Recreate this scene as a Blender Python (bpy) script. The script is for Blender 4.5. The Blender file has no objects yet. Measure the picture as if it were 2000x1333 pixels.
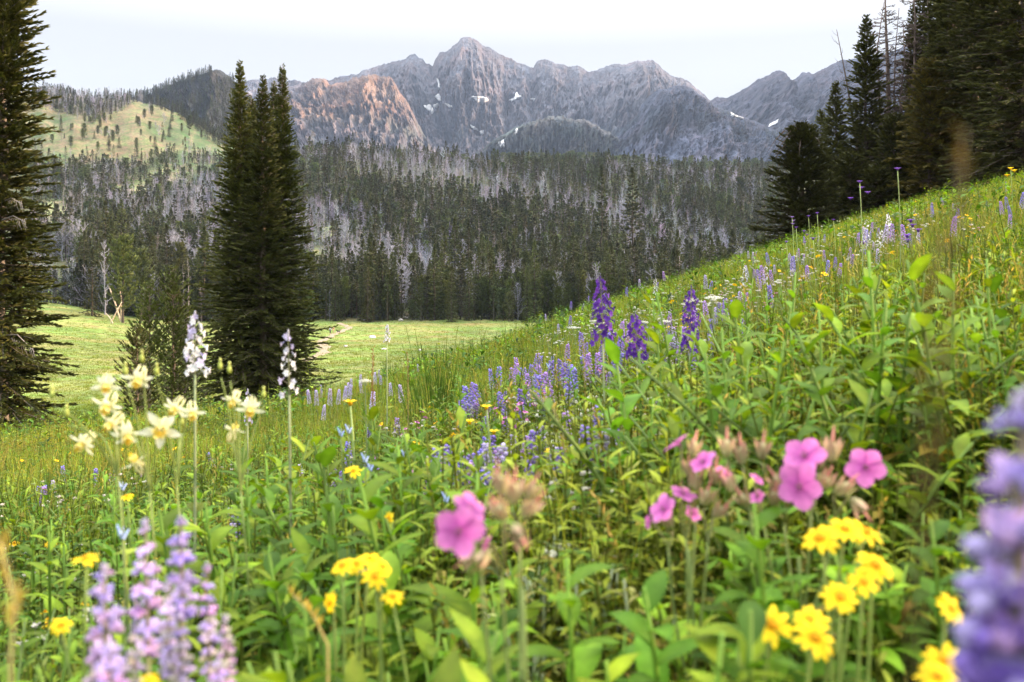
import bpy, math, random
import numpy as np
from mathutils import Vector, Matrix
from mathutils.bvhtree import BVHTree

random.seed(11)
rng = np.random.default_rng(11)
F, HV, EYE = 1732.0, 540.0, 1.0      # focal length and horizon row in photo pixels, eye height in metres
SC = bpy.context.scene
COL = SC.collection
PI = math.pi
A = np.array

# ------------------------------------------------------------------ noise
def _hash(ix, iy, seed):
    h = (ix.astype(np.int64) * 374761393 + iy.astype(np.int64) * 668265263 + seed * 974711) & 0xFFFFFFFF
    h = ((h ^ (h >> 13)) * 1274126177) & 0xFFFFFFFF
    return ((h ^ (h >> 16)) & 0xFFFF) / 65535.0

def vnoise(x, y, seed=0):
    x = np.asarray(x, float); y = np.asarray(y, float)
    x, y = np.broadcast_arrays(x, y)
    ix, iy = np.floor(x), np.floor(y)
    fx, fy = x - ix, y - iy
    fx = fx * fx * fx * (fx * (fx * 6 - 15) + 10); fy = fy * fy * fy * (fy * (fy * 6 - 15) + 10)
    a = _hash(ix, iy, seed); b = _hash(ix + 1, iy, seed); c = _hash(ix, iy + 1, seed); d = _hash(ix + 1, iy + 1, seed)
    return (a + (b - a) * fx) * (1 - fy) + (c + (d - c) * fx) * fy

def fbm(x, y, seed=0, oct=5, gain=.5, lac=2.03):
    s, a, t = 0, 1, 0
    for k in range(oct):
        s = s + a * (vnoise(x, y, seed + k * 17) * 2 - 1); t += a; a *= gain; x = x * lac + 3.7; y = y * lac + 1.3
    return s / t

def ridged(x, y, seed=0, oct=5, gain=.55, lac=2.07):
    s, a, t = 0, 1, 0
    for k in range(oct):
        s = s + a * (1 - np.abs(vnoise(x, y, seed + k * 13) * 2 - 1)); t += a; a *= gain; x = x * lac + 5.1; y = y * lac + 2.9
    return s / t

def sstep(a, b, x):
    t = np.clip((x - a) / (b - a), 0, 1); return t * t * (3 - 2 * t)

# ------------------------------------------------------------------ terrain
TU = A([-900, 0, 120, 250, 340, 440, 600, 850, 1050, 1300, 1480, 1750, 2000, 2600, 3600.])
T_SIL = A([900, 872, 858, 838, 828, 818, 800, 722, 648, 560, 497, 408, 350, 175, -140.])
T_CR = A([26, 26, 26, 26, 26, 26, 27, 30, 42, 55, 60, 58, 50, 80, 120.])
TY = A([45, 60, 80, 120, 180, 250, 300, 360, 500, 700, 900, 1000, 1150, 1500, 2500, 7500.])
TV = A([
 [860, 830, 800, 740, 680, 630, 600, 560, 480, 400, 315, 262, 183, 215, 300, 420],
 [848, 815, 780, 720, 660, 618, 585, 550, 480, 400, 315, 262, 183, 215, 300, 420],
 [840, 812, 778, 724, 664, 622, 592, 555, 485, 402, 316, 262, 178, 215, 300, 420],
 [812, 795, 770, 728, 682, 642, 620, 588, 500, 415, 320, 264, 182, 215, 300, 420],
 [810, 797, 772, 732, 686, 646, 625, 596, 505, 418, 322, 275, 214, 240, 300, 420],
 [808, 800, 775, 738, 690, 650, 630, 600, 510, 420, 330, 312, 300, 330, 330, 420],
 [806, 800, 770, 725, 682, 648, 628, 607, 520, 405, 300, 312, 330, 340, 340, 420],
 [735, 745, 740, 722, 682, 648, 627, 607, 530, 420, 318, 325, 335, 330, 340, 420],
 [650, 655, 680, 695, 680, 650, 630, 607, 535, 430, 337, 342, 345, 325, 340, 420],
 [560, 560, 600, 640, 665, 655, 635, 610, 545, 440, 347, 350, 350, 328, 340, 420],
 [497, 497, 515, 570, 620, 640, 632, 612, 550, 450, 352, 355, 355, 335, 340, 420],
 [408, 410, 425, 470, 530, 560, 570, 560, 520, 440, 360, 355, 345, 320, 330, 420],
 [350, 355, 375, 420, 455, 475, 480, 475, 460, 420, 360, 345, 320, 280, 300, 420],
 [175, 175, 180, 190, 210, 225, 235, 240, 240, 235, 225, 220, 200, 170, 150, 300],
 [-140, -140, -140, -140, -140, -130, -120, -115, -105, -100, -100, -100, -95, -80, -40, 200.]])  # last rows: unseen right flank, raised to keep the low sun off the valley
GU = np.linspace(-900, 3600, 451)
GL = np.linspace(math.log(.3), math.log(7500), 430)
def _table():
    gy = np.exp(GL); Z = np.zeros((len(GU), len(GL)))
    vk = np.stack([np.interp(GU, TU, TV[:, k]) for k in range(len(TY))], 1)
    sil = np.interp(GU, TU, T_SIL); cr = np.interp(GU, TU, T_CR)
    for i in range(len(GU)):
        zs = (HV - sil[i]) / F
        m = TY > cr[i] * 1.12
        ly = np.concatenate([[math.log(cr[i])], np.log(TY[m])]); vv = np.concatenate([[sil[i]], vk[i][m]])
        far = (HV - np.interp(GL, ly, vv)) / F
        Z[i] = np.where(gy < cr[i], -EYE / gy * (1 - gy / cr[i]) + zs, far)
    def blur(M, s, ax):
        k = np.exp(-.5 * (np.arange(-4 * s, 4 * s + 1) / s) ** 2); k /= k.sum()
        P = np.concatenate([np.repeat(M.take([0], ax), 4 * s, ax), M, np.repeat(M.take([-1], ax), 4 * s, ax)], ax)
        return sum(k[j] * P.take(range(j, j + M.shape[ax]), ax) for j in range(len(k)))
    B = blur(blur(Z, 4, 0), 2, 1)
    w = sstep(6, 12, gy)[None, :]
    return Z * (1 - w) + B * w
GZ = _table()

def gz(x, y):
    x = np.asarray(x, float); y = np.asarray(y, float)
    r = np.hypot(x, y); th = np.arctan2(x, y); tc = np.clip(th, -.93, .98)
    ye = np.maximum(r * np.cos(tc), .3)
    U = np.clip(1000 + F * np.tan(tc), GU[0], GU[-1] - 1e-3)
    fu = (U - GU[0]) / (GU[1] - GU[0]); i = np.clip(fu.astype(int), 0, len(GU) - 2); fu = fu - i
    fl = np.clip((np.log(ye) - GL[0]) / (GL[1] - GL[0]), 0, len(GL) - 1.001); j = fl.astype(int); fl = fl - j
    Z = (GZ[i, j] * (1 - fu) + GZ[i + 1, j] * fu) * (1 - fl) + (GZ[i, j + 1] * (1 - fu) + GZ[i + 1, j + 1] * fu) * fl
    z1 = Z * ye
    z2 = -EYE + np.where(x > 0, 420 * np.tanh(.33 * x / 420), 14 * np.tanh(.33 * x / 14)) - .04 * y  # unseen rise at the right and behind, shaped to block the sun
    w = sstep(-.25, .4, np.cos(th))
    z = z1 * w + z2 * (1 - w)
    near = sstep(.3, 1.0, r)
    z = z * near + (-EYE) * (1 - near)
    z = z + .06 * fbm(x * .6, y * .6, 3, 3) * sstep(1.5, 6, r) + .25 * fbm(x * .06, y * .06, 5, 3) * sstep(30, 100, r)
    z = z + 8.5 * fbm(x * .011, y * .011, 9, 4) * sstep(330, 600, r)
    U2 = 1000 + F * x / np.maximum(y, 1.)
    hm = sstep(780, 950, y) * sstep(520, 440, U2) * (y > 1)
    z = z + hm * (30 * (ridged((x + .55 * y) * .008, (y - .4 * x) * .0022, 15, 3) - .6) + 7 * fbm(x * .02, y * .02, 16, 3))
    return z

def gp(u, d):
    """point on the ground at image column u, depth d"""
    x = (u - 1000) / F * d
    return Vector((x, d, float(gz(x, d))))
_HY = np.exp(np.linspace(math.log(1.0), math.log(1600), 900))
def ghit(u, v, ymin=1.0):
    """first ground point seen at pixel (u, v) beyond depth ymin"""
    x = (u - 1000) / F * _HY
    vv = HV - gz(x, _HY) / _HY * F
    k = np.nonzero((vv <= v) & (_HY >= ymin))[0]
    d = float(_HY[k[0]]) if len(k) else 300.0
    return gp(u, d)
def P(u, v, d):
    return Vector(((u - 1000) / F * d, d, (HV - v) / F * d))

# ------------------------------------------------------------------ materials
def nodes(name):
    m = bpy.data.materials.new(name); m.use_nodes = True
    nt = m.node_tree; nt.nodes.clear()
    return m, nt, nt.nodes.new, nt.links.new
def ramp(n, pts):
    cr = n.color_ramp
    while len(cr.elements) < len(pts): cr.elements.new(.5)
    for e, (p, c) in zip(cr.elements, pts): e.position = p; e.color = (*c, 1) if len(c) == 3 else c
def mat_col(name, rough=.6, transl=0., spec=.3, nscale=30., namt=.3, bump=0., bscale=40., vary=.25, coord='Object', trc=(1, 1, 1), tint=None):
    """surface whose own colour comes from the mesh's colour attribute, broken up by noise"""
    m, nt, N, L = nodes(name)
    out = N('ShaderNodeOutputMaterial'); bs = N('ShaderNodeBsdfPrincipled')
    at = N('ShaderNodeAttribute'); at.attribute_name = 'Col'
    tc = N('ShaderNodeTexCoord'); no = N('ShaderNodeTexNoise'); no.inputs['Scale'].default_value = nscale; no.inputs['Detail'].default_value = 4
    L(tc.outputs[coord], no.inputs['Vector'])
    mr = N('ShaderNodeMapRange'); mr.inputs['To Min'].default_value = 1 - namt; mr.inputs['To Max'].default_value = 1 + namt
    mr.inputs['From Min'].default_value = .3; mr.inputs['From Max'].default_value = .7
    L(no.outputs['Fac'], mr.inputs['Value'])
    oi = N('ShaderNodeObjectInfo'); mo = N('ShaderNodeMapRange'); mo.inputs['To Min'].default_value = 1 - vary; mo.inputs['To Max'].default_value = 1 + vary
    L(oi.outputs['Random'], mo.inputs['Value'])
    mm = N('ShaderNodeMath'); mm.operation = 'MULTIPLY'; L(mr.outputs[0], mm.inputs[0]); L(mo.outputs[0], mm.inputs[1])
    vm = N('ShaderNodeVectorMath'); vm.operation = 'SCALE'; L(at.outputs['Color'], vm.inputs[0]); L(mm.outputs[0], vm.inputs['Scale'])
    if tint:
        tn = N('ShaderNodeVectorMath'); tn.operation = 'MULTIPLY'; tn.inputs[1].default_value = tint; L(vm.outputs[0], tn.inputs[0]); vm = tn
        if vary:
            wn = N('ShaderNodeTexWhiteNoise'); wn.noise_dimensions = '1D'; L(oi.outputs['Random'], wn.inputs['W'])
            hr = N('ShaderNodeValToRGB'); ramp(hr, [(0., (.74, .92, .85)), (.4, (.98, 1, .9)), (.75, (1.35, 1.12, .8)), (1., (1.6, 1.15, .9))]); L(wn.outputs['Value'], hr.inputs[0])
            t2 = N('ShaderNodeVectorMath'); t2.operation = 'MULTIPLY'; L(vm.outputs[0], t2.inputs[0]); L(hr.outputs[0], t2.inputs[1]); vm = t2
    L(vm.outputs[0], bs.inputs['Base Color'])
    bs.inputs['Roughness'].default_value = rough; bs.inputs['Specular IOR Level'].default_value = spec
    if bump:
        b2 = N('ShaderNodeTexNoise'); b2.inputs['Scale'].default_value = bscale; b2.inputs['Detail'].default_value = 5; L(tc.outputs[coord], b2.inputs['Vector'])
        bp = N('ShaderNodeBump'); bp.inputs['Strength'].default_value = bump; bp.inputs['Distance'].default_value = .5 / bscale
        L(b2.outputs['Fac'], bp.inputs['Height']); L(bp.outputs[0], bs.inputs['Normal'])
    if transl:
        tr = N('ShaderNodeBsdfTranslucent'); mx = N('ShaderNodeMixShader'); mx.inputs[0].default_value = transl
        tv = N('ShaderNodeVectorMath'); tv.operation = 'MULTIPLY'; tv.inputs[1].default_value = trc; L(vm.outputs[0], tv.inputs[0]); L(tv.outputs[0], tr.inputs['Color']); L(bs.outputs[0], mx.inputs[1]); L(tr.outputs[0], mx.inputs[2]); L(mx.outputs[0], out.inputs[0])
    else:
        L(bs.outputs[0], out.inputs[0])
    return m
M_LEAF = mat_col('leaf_surface', .55, .4, .14, 25, .3, vary=.38, trc=(1.15, 1.12, .35), tint=(.88, .88, .47))
M_GRASS = mat_col('grass_blade_surface', .6, .4, .12, 3, .25, vary=0, trc=(1.2, 1.12, .4), tint=(1.0, .98, .60))
M_PETAL = mat_col('petal_surface', .6, .4, .15, 160, .22, vary=.08)
M_NEEDLE = mat_col('needle_surface', .6, .15, .25, .9, .35, vary=.3)
M_BARK = mat_col('bark_surface', .9, 0, .1, 6, .35, .8, 12)
M_DEAD = mat_col('dead_wood_surface', .85, 0, .15, 1.5, .25, vary=.25)
M_STEM = mat_col('stem_surface', .6, .1, .25, 30, .2)
M_CLOTH = mat_col('cloth_surface', .9, 0, .1, 40, .1, vary=0)
M_BOULDER = mat_col('boulder_surface', .9, 0, .2, 2.5, .35, .9, 5)

def mat_ground():
    m, nt, N, L = nodes('ground_surface')
    out = N('ShaderNodeOutputMaterial'); bs = N('ShaderNodeBsdfPrincipled'); bs.inputs['Roughness'].default_value = .95; bs.inputs['Specular IOR Level'].default_value = .1
    at = N('ShaderNodeAttribute'); at.attribute_name = 'Col'
    tc = N('ShaderNodeTexCoord')
    acc = None
    for sc, amt, det in ((.035, .30, 5), (.45, .35, 5), (4., .45, 4)):
        no = N('ShaderNodeTexNoise'); no.inputs['Scale'].default_value = sc; no.inputs['Detail'].default_value = det; L(tc.outputs['Object'], no.inputs['Vector'])
        mr = N('ShaderNodeMapRange'); mr.inputs['From Min'].default_value = .32; mr.inputs['From Max'].default_value = .68
        mr.inputs['To Min'].default_value = 1 - amt; mr.inputs['To Max'].default_value = 1 + amt; L(no.outputs['Fac'], mr.inputs['Value'])
        if acc is None: acc = mr.outputs[0]
        else:
            mm = N('ShaderNodeMath'); mm.operation = 'MULTIPLY'; L(acc, mm.inputs[0]); L(mr.outputs[0], mm.inputs[1]); acc = mm.outputs[0]
    vm = N('ShaderNodeVectorMath'); vm.operation = 'SCALE'; L(at.outputs['Color'], vm.inputs[0]); L(acc, vm.inputs['Scale'])
    # hue patches: dry straw tones against fresh green
    n2 = N('ShaderNodeTexNoise'); n2.inputs['Scale'].default_value = .11; n2.inputs['Detail'].default_value = 6; L(tc.outputs['Object'], n2.inputs['Vector'])
    rp = N('ShaderNodeValToRGB'); ramp(rp, [(.35, (.78, 1.05, .75)), (.5, (1, 1, 1)), (.66, (1.3, 1.02, 1.15))]); L(n2.outputs['Fac'], rp.inputs[0])
    mx = N('ShaderNodeVectorMath'); mx.operation = 'MULTIPLY'; L(vm.outputs[0], mx.inputs[0]); L(rp.outputs[0], mx.inputs[1])
    L(mx.outputs[0], bs.inputs['Base Color'])
    b = N('ShaderNodeTexNoise'); b.inputs['Scale'].default_value = 2.2; b.inputs['Detail'].default_value = 6; L(tc.outputs['Object'], b.inputs['Vector'])
    bp = N('ShaderNodeBump'); bp.inputs['Strength'].default_value = .8; bp.inputs['Distance'].default_value = .35; L(b.outputs['Fac'], bp.inputs['Height']); L(bp.outputs[0], bs.inputs['Normal'])
    L(bs.outputs[0], out.inputs[0]); return m
M_GROUND = mat_ground()

def mat_rock():
    m, nt, N, L = nodes('mountain_rock_surface')
    out = N('ShaderNodeOutputMaterial'); bs = N('ShaderNodeBsdfPrincipled'); bs.inputs['Roughness'].default_value = .95; bs.inputs['Specular IOR Level'].default_value = .1
    at = N('ShaderNodeAttribute'); at.attribute_name = 'Col'; tc = N('ShaderNodeTexCoord')
    acc = None
    def fac(sock, f0, f1, t0, t1):
        nonlocal acc
        mr = N('ShaderNodeMapRange'); mr.inputs['From Min'].default_value = f0; mr.inputs['From Max'].default_value = f1; mr.inputs['To Min'].default_value = t0; mr.inputs['To Max'].default_value = t1
        L(sock, mr.inputs['Value'])
        if acc is None: acc = mr.outputs[0]
        else:
            mm = N('ShaderNodeMath'); mm.operation = 'MULTIPLY'; L(acc, mm.inputs[0]); L(mr.outputs[0], mm.inputs[1]); acc = mm.outputs[0]
    def noise(sc, det, stretch=None, dist=0.):
        no = N('ShaderNodeTexNoise'); no.inputs['Scale'].default_value = sc; no.inputs['Detail'].default_value = det; no.inputs['Roughness'].default_value = .62; no.inputs['Distortion'].default_value = dist
        src = tc.outputs['Object']
        if stretch:
            mp = N('ShaderNodeMapping'); mp.inputs['Scale'].default_value = stretch[0]; mp.inputs['Rotation'].default_value = stretch[1]; L(src, mp.inputs['Vector']); src = mp.outputs[0]
        L(src, no.inputs['Vector']); return no.outputs['Fac']
    fac(noise(.0035, 6), .3, .7, .62, 1.4)
    fac(noise(.02, 8, ((1, .6, .28), (.0, .35, 0)), 1.2), .36, .64, .66, 1.3)
    fac(noise(.06, 7), .36, .64, .78, 1.2)
    vo = N('ShaderNodeTexVoronoi'); vo.feature = 'DISTANCE_TO_EDGE'; vo.inputs['Scale'].default_value = .018
    mpv = N('ShaderNodeMapping'); mpv.inputs['Scale'].default_value = (1, 1, .45); mpv.inputs['Rotation'].default_value = (.1, .5, 0)
    wn = N('ShaderNodeTexNoise'); wn.inputs['Scale'].default_value = .02; wn.inputs['Detail'].default_value = 5; L(tc.outputs['Object'], wn.inputs['Vector'])
    wv = N('ShaderNodeVectorMath'); wv.operation = 'MULTIPLY_ADD'; wv.inputs[1].default_value = (45, 45, 45); L(wn.outputs['Color'], wv.inputs[0]); L(tc.outputs['Object'], wv.inputs[2])
    L(wv.outputs[0], mpv.inputs['Vector']); L(mpv.outputs[0], vo.inputs['Vector'])
    fac(vo.outputs['Distance'], .0, .09, .74, 1.03)
    vm = N('ShaderNodeVectorMath'); vm.operation = 'SCALE'; L(at.outputs['Color'], vm.inputs[0]); L(acc, vm.inputs['Scale'])
    hp = N('ShaderNodeValToRGB'); ramp(hp, [(.35, (.9, 1.0, 1.08)), (.5, (1, 1, 1)), (.65, (1.16, .98, .92))]); L(noise(.009, 5), hp.inputs[0])
    mx = N('ShaderNodeVectorMath'); mx.operation = 'MULTIPLY'; L(vm.outputs[0], mx.inputs[0]); L(hp.outputs[0], mx.inputs[1]); L(mx.outputs[0], bs.inputs['Base Color'])
    bp = N('ShaderNodeBump'); bp.inputs['Strength'].default_value = 1; bp.inputs['Distance'].default_value = 55
    L(noise(.014, 10, ((1, 1, .45), (0, .4, 0)), .8), bp.inputs['Height']); L(bp.outputs[0], bs.inputs['Normal'])
    L(bs.outputs[0], out.inputs[0]); return m
M_ROCK = mat_rock()
def mat_plain(name, c, rough=.8, nscale=1., namt=.2, bump=0., bdist=.05):
    m, nt, N, L = nodes(name)
    out = N('ShaderNodeOutputMaterial'); bs = N('ShaderNodeBsdfPrincipled'); bs.inputs['Roughness'].default_value = rough; bs.inputs['Specular IOR Level'].default_value = .2
    tc = N('ShaderNodeTexCoord'); no = N('ShaderNodeTexNoise'); no.inputs['Scale'].default_value = nscale; no.inputs['Detail'].default_value = 6; L(tc.outputs['Object'], no.inputs['Vector'])
    rp = N('ShaderNodeValToRGB'); ramp(rp, [(.3, tuple(k * (1 - namt) for k in c)), (.7, tuple(k * (1 + namt) for k in c))]); L(no.outputs['Fac'], rp.inputs[0]); L(rp.outputs[0], bs.inputs['Base Color'])
    if bump:
        bp = N('ShaderNodeBump'); bp.inputs['Strength'].default_value = bump; bp.inputs['Distance'].default_value = bdist; L(no.outputs['Fac'], bp.inputs['Height']); L(bp.outputs[0], bs.inputs['Normal'])
    L(bs.outputs[0], out.inputs[0]); return m
M_SNOW = mat_plain('snow_surface', (.60, .61, .63), .7, .03, .1)
M_TRAIL = mat_plain('dirt_trail_surface', (.25, .195, .135), .95, 1.5, .3, .6, .05)

# ------------------------------------------------------------------ mesh builder
_ico = {}
def ico(sub):
    if sub not in _ico:
        import bmesh
        bm = bmesh.new(); bmesh.ops.create_icosphere(bm, subdivisions=sub, radius=1)
        _ico[sub] = (A([v.co[:] for v in bm.verts]), A([[v.index for v in f.verts] for f in bm.faces])); bm.free()
    return _ico[sub]
def frame(d, n=(0, 0, 1)):
    """columns: right, forward (= d), normal nearest to n"""
    d = A(d, float); d = d / (np.linalg.norm(d) + 1e-9); n = A(n, float)
    r = np.cross(d, n)
    if np.linalg.norm(r) < 1e-4: r = np.cross(d, A([1., .1, 0]))
    r = r / np.linalg.norm(r); return np.stack([r, d, np.cross(r, d)], 1)
class G:
    def __init__(s): s.V = []; s.T = []; s.C = []; s.M = []; s.n = 0
    def add(s, V, T, C, m=0):
        V = np.asarray(V, float).reshape(-1, 3); T = np.asarray(T, int).reshape(-1, 3); C = np.asarray(C, float)
        if C.ndim == 1: C = np.tile(C, (len(V), 1))
        s.V.append(V); s.T.append(T + s.n); s.C.append(C); s.M.append(np.full(len(T), m)); s.n += len(V)
    def tube(s, pts, rad, sides=5, c=(.1, .1, .1), m=0, c2=None, cap=True):
        pts = A([A(p, float) for p in pts]); k = len(pts); rad = A(rad, float).ravel(); rad = np.interp(np.linspace(0, 1, k), np.linspace(0, 1, len(rad)), rad) if len(rad) > 1 else np.full(k, rad[0])
        tg = np.gradient(pts, axis=0); ref = A([.13, .97, .2]) if abs(tg[:, 2]).sum() > np.abs(tg[:, :2]).sum() else A([.05, .1, 1.])
        a = np.linspace(0, 2 * PI, sides, endpoint=False); V = []
        for i in range(k):
            fr = frame(tg[i], ref)
            V.append(pts[i] + rad[i] * (np.cos(a)[:, None] * fr[:, 0] + np.sin(a)[:, None] * fr[:, 2]))
        V = np.concatenate(V); T = []
        for i in range(k - 1):
            for j in range(sides):
                p, q = i * sides + j, i * sides + (j + 1) % sides
                T += [[p, q, q + sides], [p, q + sides, p + sides]]
        if cap:
            V = np.concatenate([V, pts[-1:]]); e = (k - 1) * sides
            T += [[e + j, e + (j + 1) % sides, k * sides] for j in range(sides)]
        C = A(c, float)
        if c2 is not None:
            f = np.repeat(np.linspace(0, 1, k), sides)[:, None]; C = A(c) * (1 - f) + A(c2) * f
            if cap: C = np.concatenate([C, [c2]])
        s.add(V, T, C, m)
    def leaf(s, p, d, n, L, W, bend=.5, c=(.1, .2, .03), c2=None, segs=4, m=0, fold=.15, pw=.8, tip=.0, wave=0., cm=None):
        """blade from p along d, normal n, drooping by bend radians; pw shifts its widest place, tip its end width"""
        fr = frame(d, n); t = np.linspace(0, 1, segs + 1); a = -bend * t
        st = L / segs; f = np.concatenate([[0], np.cumsum(np.cos(a[:-1]) * st)]); h = np.concatenate([[0], np.cumsum(np.sin(a[:-1]) * st)])
        w = W * .5 * (np.sin(PI * np.clip(t, .03, 1) ** pw) * (1 - tip) + tip * np.sqrt(np.clip(1 - (t * 2 - 1) ** 8, 0, 1)))
        w[-1] = W * .5 * tip * .6 + 1e-4 * L; w[0] = max(w[0], .06 * W)
        mid = A(p, float) + np.outer(f, fr[:, 1]) + np.outer(h, fr[:, 2])
        wv = wave * W * np.sin(t * 9 + L * 700)
        up = np.outer(fold * w + wv, fr[:, 2]); up2 = np.outer(fold * w - wv, fr[:, 2])
        lt = mid - np.outer(w, fr[:, 0]) + up; rt = mid + np.outer(w, fr[:, 0]) + up2
        V = np.stack([lt, mid, rt], 1).reshape(-1, 3); T = []
        for i in range(segs):
            b = 3 * i
            for o in (0, 1): T += [[b + o, b + o + 1, b + o + 4], [b + o, b + o + 4, b + o + 3]]
        C = A(c, float)
        if c2 is not None:
            ff = np.repeat(t, 3)[:, None]; C = C * (1 - ff) + A(c2) * ff
        elif cm is not None:
            C = np.tile(A(c, float), (len(V), 1)); C[1::3] = cm
        s.add(V, T, C, m)
    def blob(s, c0, r, R=None, c=(.5, .5, .5), sub=1, m=0, jit=0., rs=None):
        V, T = ico(sub); V = V * A(r, float)
        if jit: V = V * (1 + jit * ((rs or rng).random((len(V), 1)) - .5) * 2)
        if R is not None: V = V @ A(R).T
        s.add(V + A(c0, float), T, c, m)
    def merge(s, g, R=None, t=(0, 0, 0), sc=1., cm=None):
        V, T, C, M = g.arr(); V = V * sc
        if R is not None: V = V @ A(R).T
        if cm is not None: C = C * A(cm)
        s.V.append(V + A(t, float)); s.T.append(T + s.n); s.C.append(C); s.M.append(M); s.n += len(V)
    def arr(s):
        if len(s.V) > 1: s.V = [np.concatenate(s.V)]; s.T = [np.concatenate(s.T)]; s.C = [np.concatenate(s.C)]; s.M = [np.concatenate(s.M)]
        return s.V[0], s.T[0], s.C[0], s.M[0]

def mesh_np(name, V, T, C, M=None, mats=(), smooth=False):
    me = bpy.data.meshes.new(name); nt = len(T)
    me.vertices.add(len(V)); me.vertices.foreach_set('co', np.ascontiguousarray(V, np.float32).ravel())
    me.loops.add(nt * 3); me.loops.foreach_set('vertex_index', np.ascontiguousarray(T, np.int32).ravel())
    me.polygons.add(nt); me.polygons.foreach_set('loop_start', np.arange(0, nt * 3, 3, dtype=np.int32))
    try: me.polygons.foreach_set('loop_total', np.full(nt, 3, np.int32))
    except Exception: pass
    for mt in mats: me.materials.append(mt)
    if M is not None and len(mats) > 1: me.polygons.foreach_set('material_index', np.ascontiguousarray(M, np.int32))
    me.polygons.foreach_set('use_smooth', np.full(nt, bool(smooth)))
    at = me.color_attributes.new('Col', 'BYTE_COLOR', 'POINT')
    at.data.foreach_set('color', np.concatenate([np.clip(C, 0, 1), np.ones((len(V), 1))], 1).astype(np.float32).ravel())
    me.update(); me.validate(); return me
def link(name, data, parent=None):
    o = bpy.data.objects.new(name, data); COL.objects.link(o)
    if parent is not None: o.parent = parent
    return o
def part(name, g, mats, parent=None, smooth=False, label=None):
    if not isinstance(mats, (list, tuple)): mats = [mats]
    V, T, C, M = g.arr()
    o = link(name, mesh_np(name, V, T, C, M, mats, smooth), parent)
    if label: o['label'] = label
    return o
def tag(o, label, cat=None, group=None, kind=None):
    o['label'] = label
    if cat: o['category'] = cat
    if group: o['group'] = group
    if kind: o['kind'] = kind
    return o
def thing(name, label, cat, loc=(0, 0, 0), rz=0., sc=1., group=None):
    o = link(name, None); o.location = loc; o.rotation_euler = (0, 0, rz); o.scale = (sc, sc, sc) if np.isscalar(sc) else sc
    o.empty_display_size = .1
    return tag(o, label, cat, group)
KIDS = {}
def dup(root, loc, rz=0., sc=1., label=None, group=None, tilt=(0, 0)):
    r = root.copy(); COL.objects.link(r); r.location = loc; r.rotation_euler = (tilt[0], tilt[1], rz); r.scale = (sc, sc, sc) if np.isscalar(sc) else sc
    if label: r['label'] = label
    if group: r['group'] = group
    if root.name not in KIDS: KIDS[root.name] = [(c, list(c.children)) for c in root.children]
    for ch, gs in KIDS[root.name]:
        c = ch.copy(); COL.objects.link(c); c.parent = r
        for g in gs:
            d = g.copy(); COL.objects.link(d); d.parent = c
    return r
def scatter(temps, idx, pos, rz, sc, tilt=None, cm=None):
    """many copies of small templates gathered in one set of arrays"""
    Vs, Ts, Cs, Ms = [], [], [], []; n = 0
    for k, g in enumerate(temps):
        s = np.nonzero(idx == k)[0]
        if not len(s): continue
        V, T, C, M = g.arr()
        sk = sc[s]; sk = sk[:, None] * np.ones(3) if sk.ndim == 1 else sk
        W = V[None] * sk[:, None, :]
        if tilt is not None:
            W = W.copy(); W[:, :, 0] += W[:, :, 2] * tilt[s, 0:1]; W[:, :, 1] += W[:, :, 2] * tilt[s, 1:2]
        c, q = np.cos(rz[s])[:, None], np.sin(rz[s])[:, None]
        X = W[:, :, 0] * c - W[:, :, 1] * q; Y = W[:, :, 0] * q + W[:, :, 1] * c
        W = np.stack([X, Y, W[:, :, 2]], 2) + pos[s][:, None, :]
        CC = np.broadcast_to(C[None], (len(s), *C.shape))
        if cm is not None: CC = CC * cm[s][:, None, :]
        Vs.append(W.reshape(-1, 3)); Cs.append(CC.reshape(-1, 3))
        Ts.append((T[None] + (np.arange(len(s)) * len(V))[:, None, None]).reshape(-1, 3) + n); Ms.append(np.tile(M, len(s))); n += len(s) * len(V)
    return np.concatenate(Vs), np.concatenate(Ts), np.concatenate(Cs), np.concatenate(Ms)
def stuff(name, arrs, mats, label):
    o = link(name, mesh_np(name, *arrs[:3], arrs[3], mats)); o['kind'] = 'stuff'; o['label'] = label; return o
def structure(o, label=None):
    o['kind'] = 'structure'
    if label: o['label'] = label
    return o
SKY_TOP, EXPO, WK = 5.8, 1.24, .5
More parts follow.
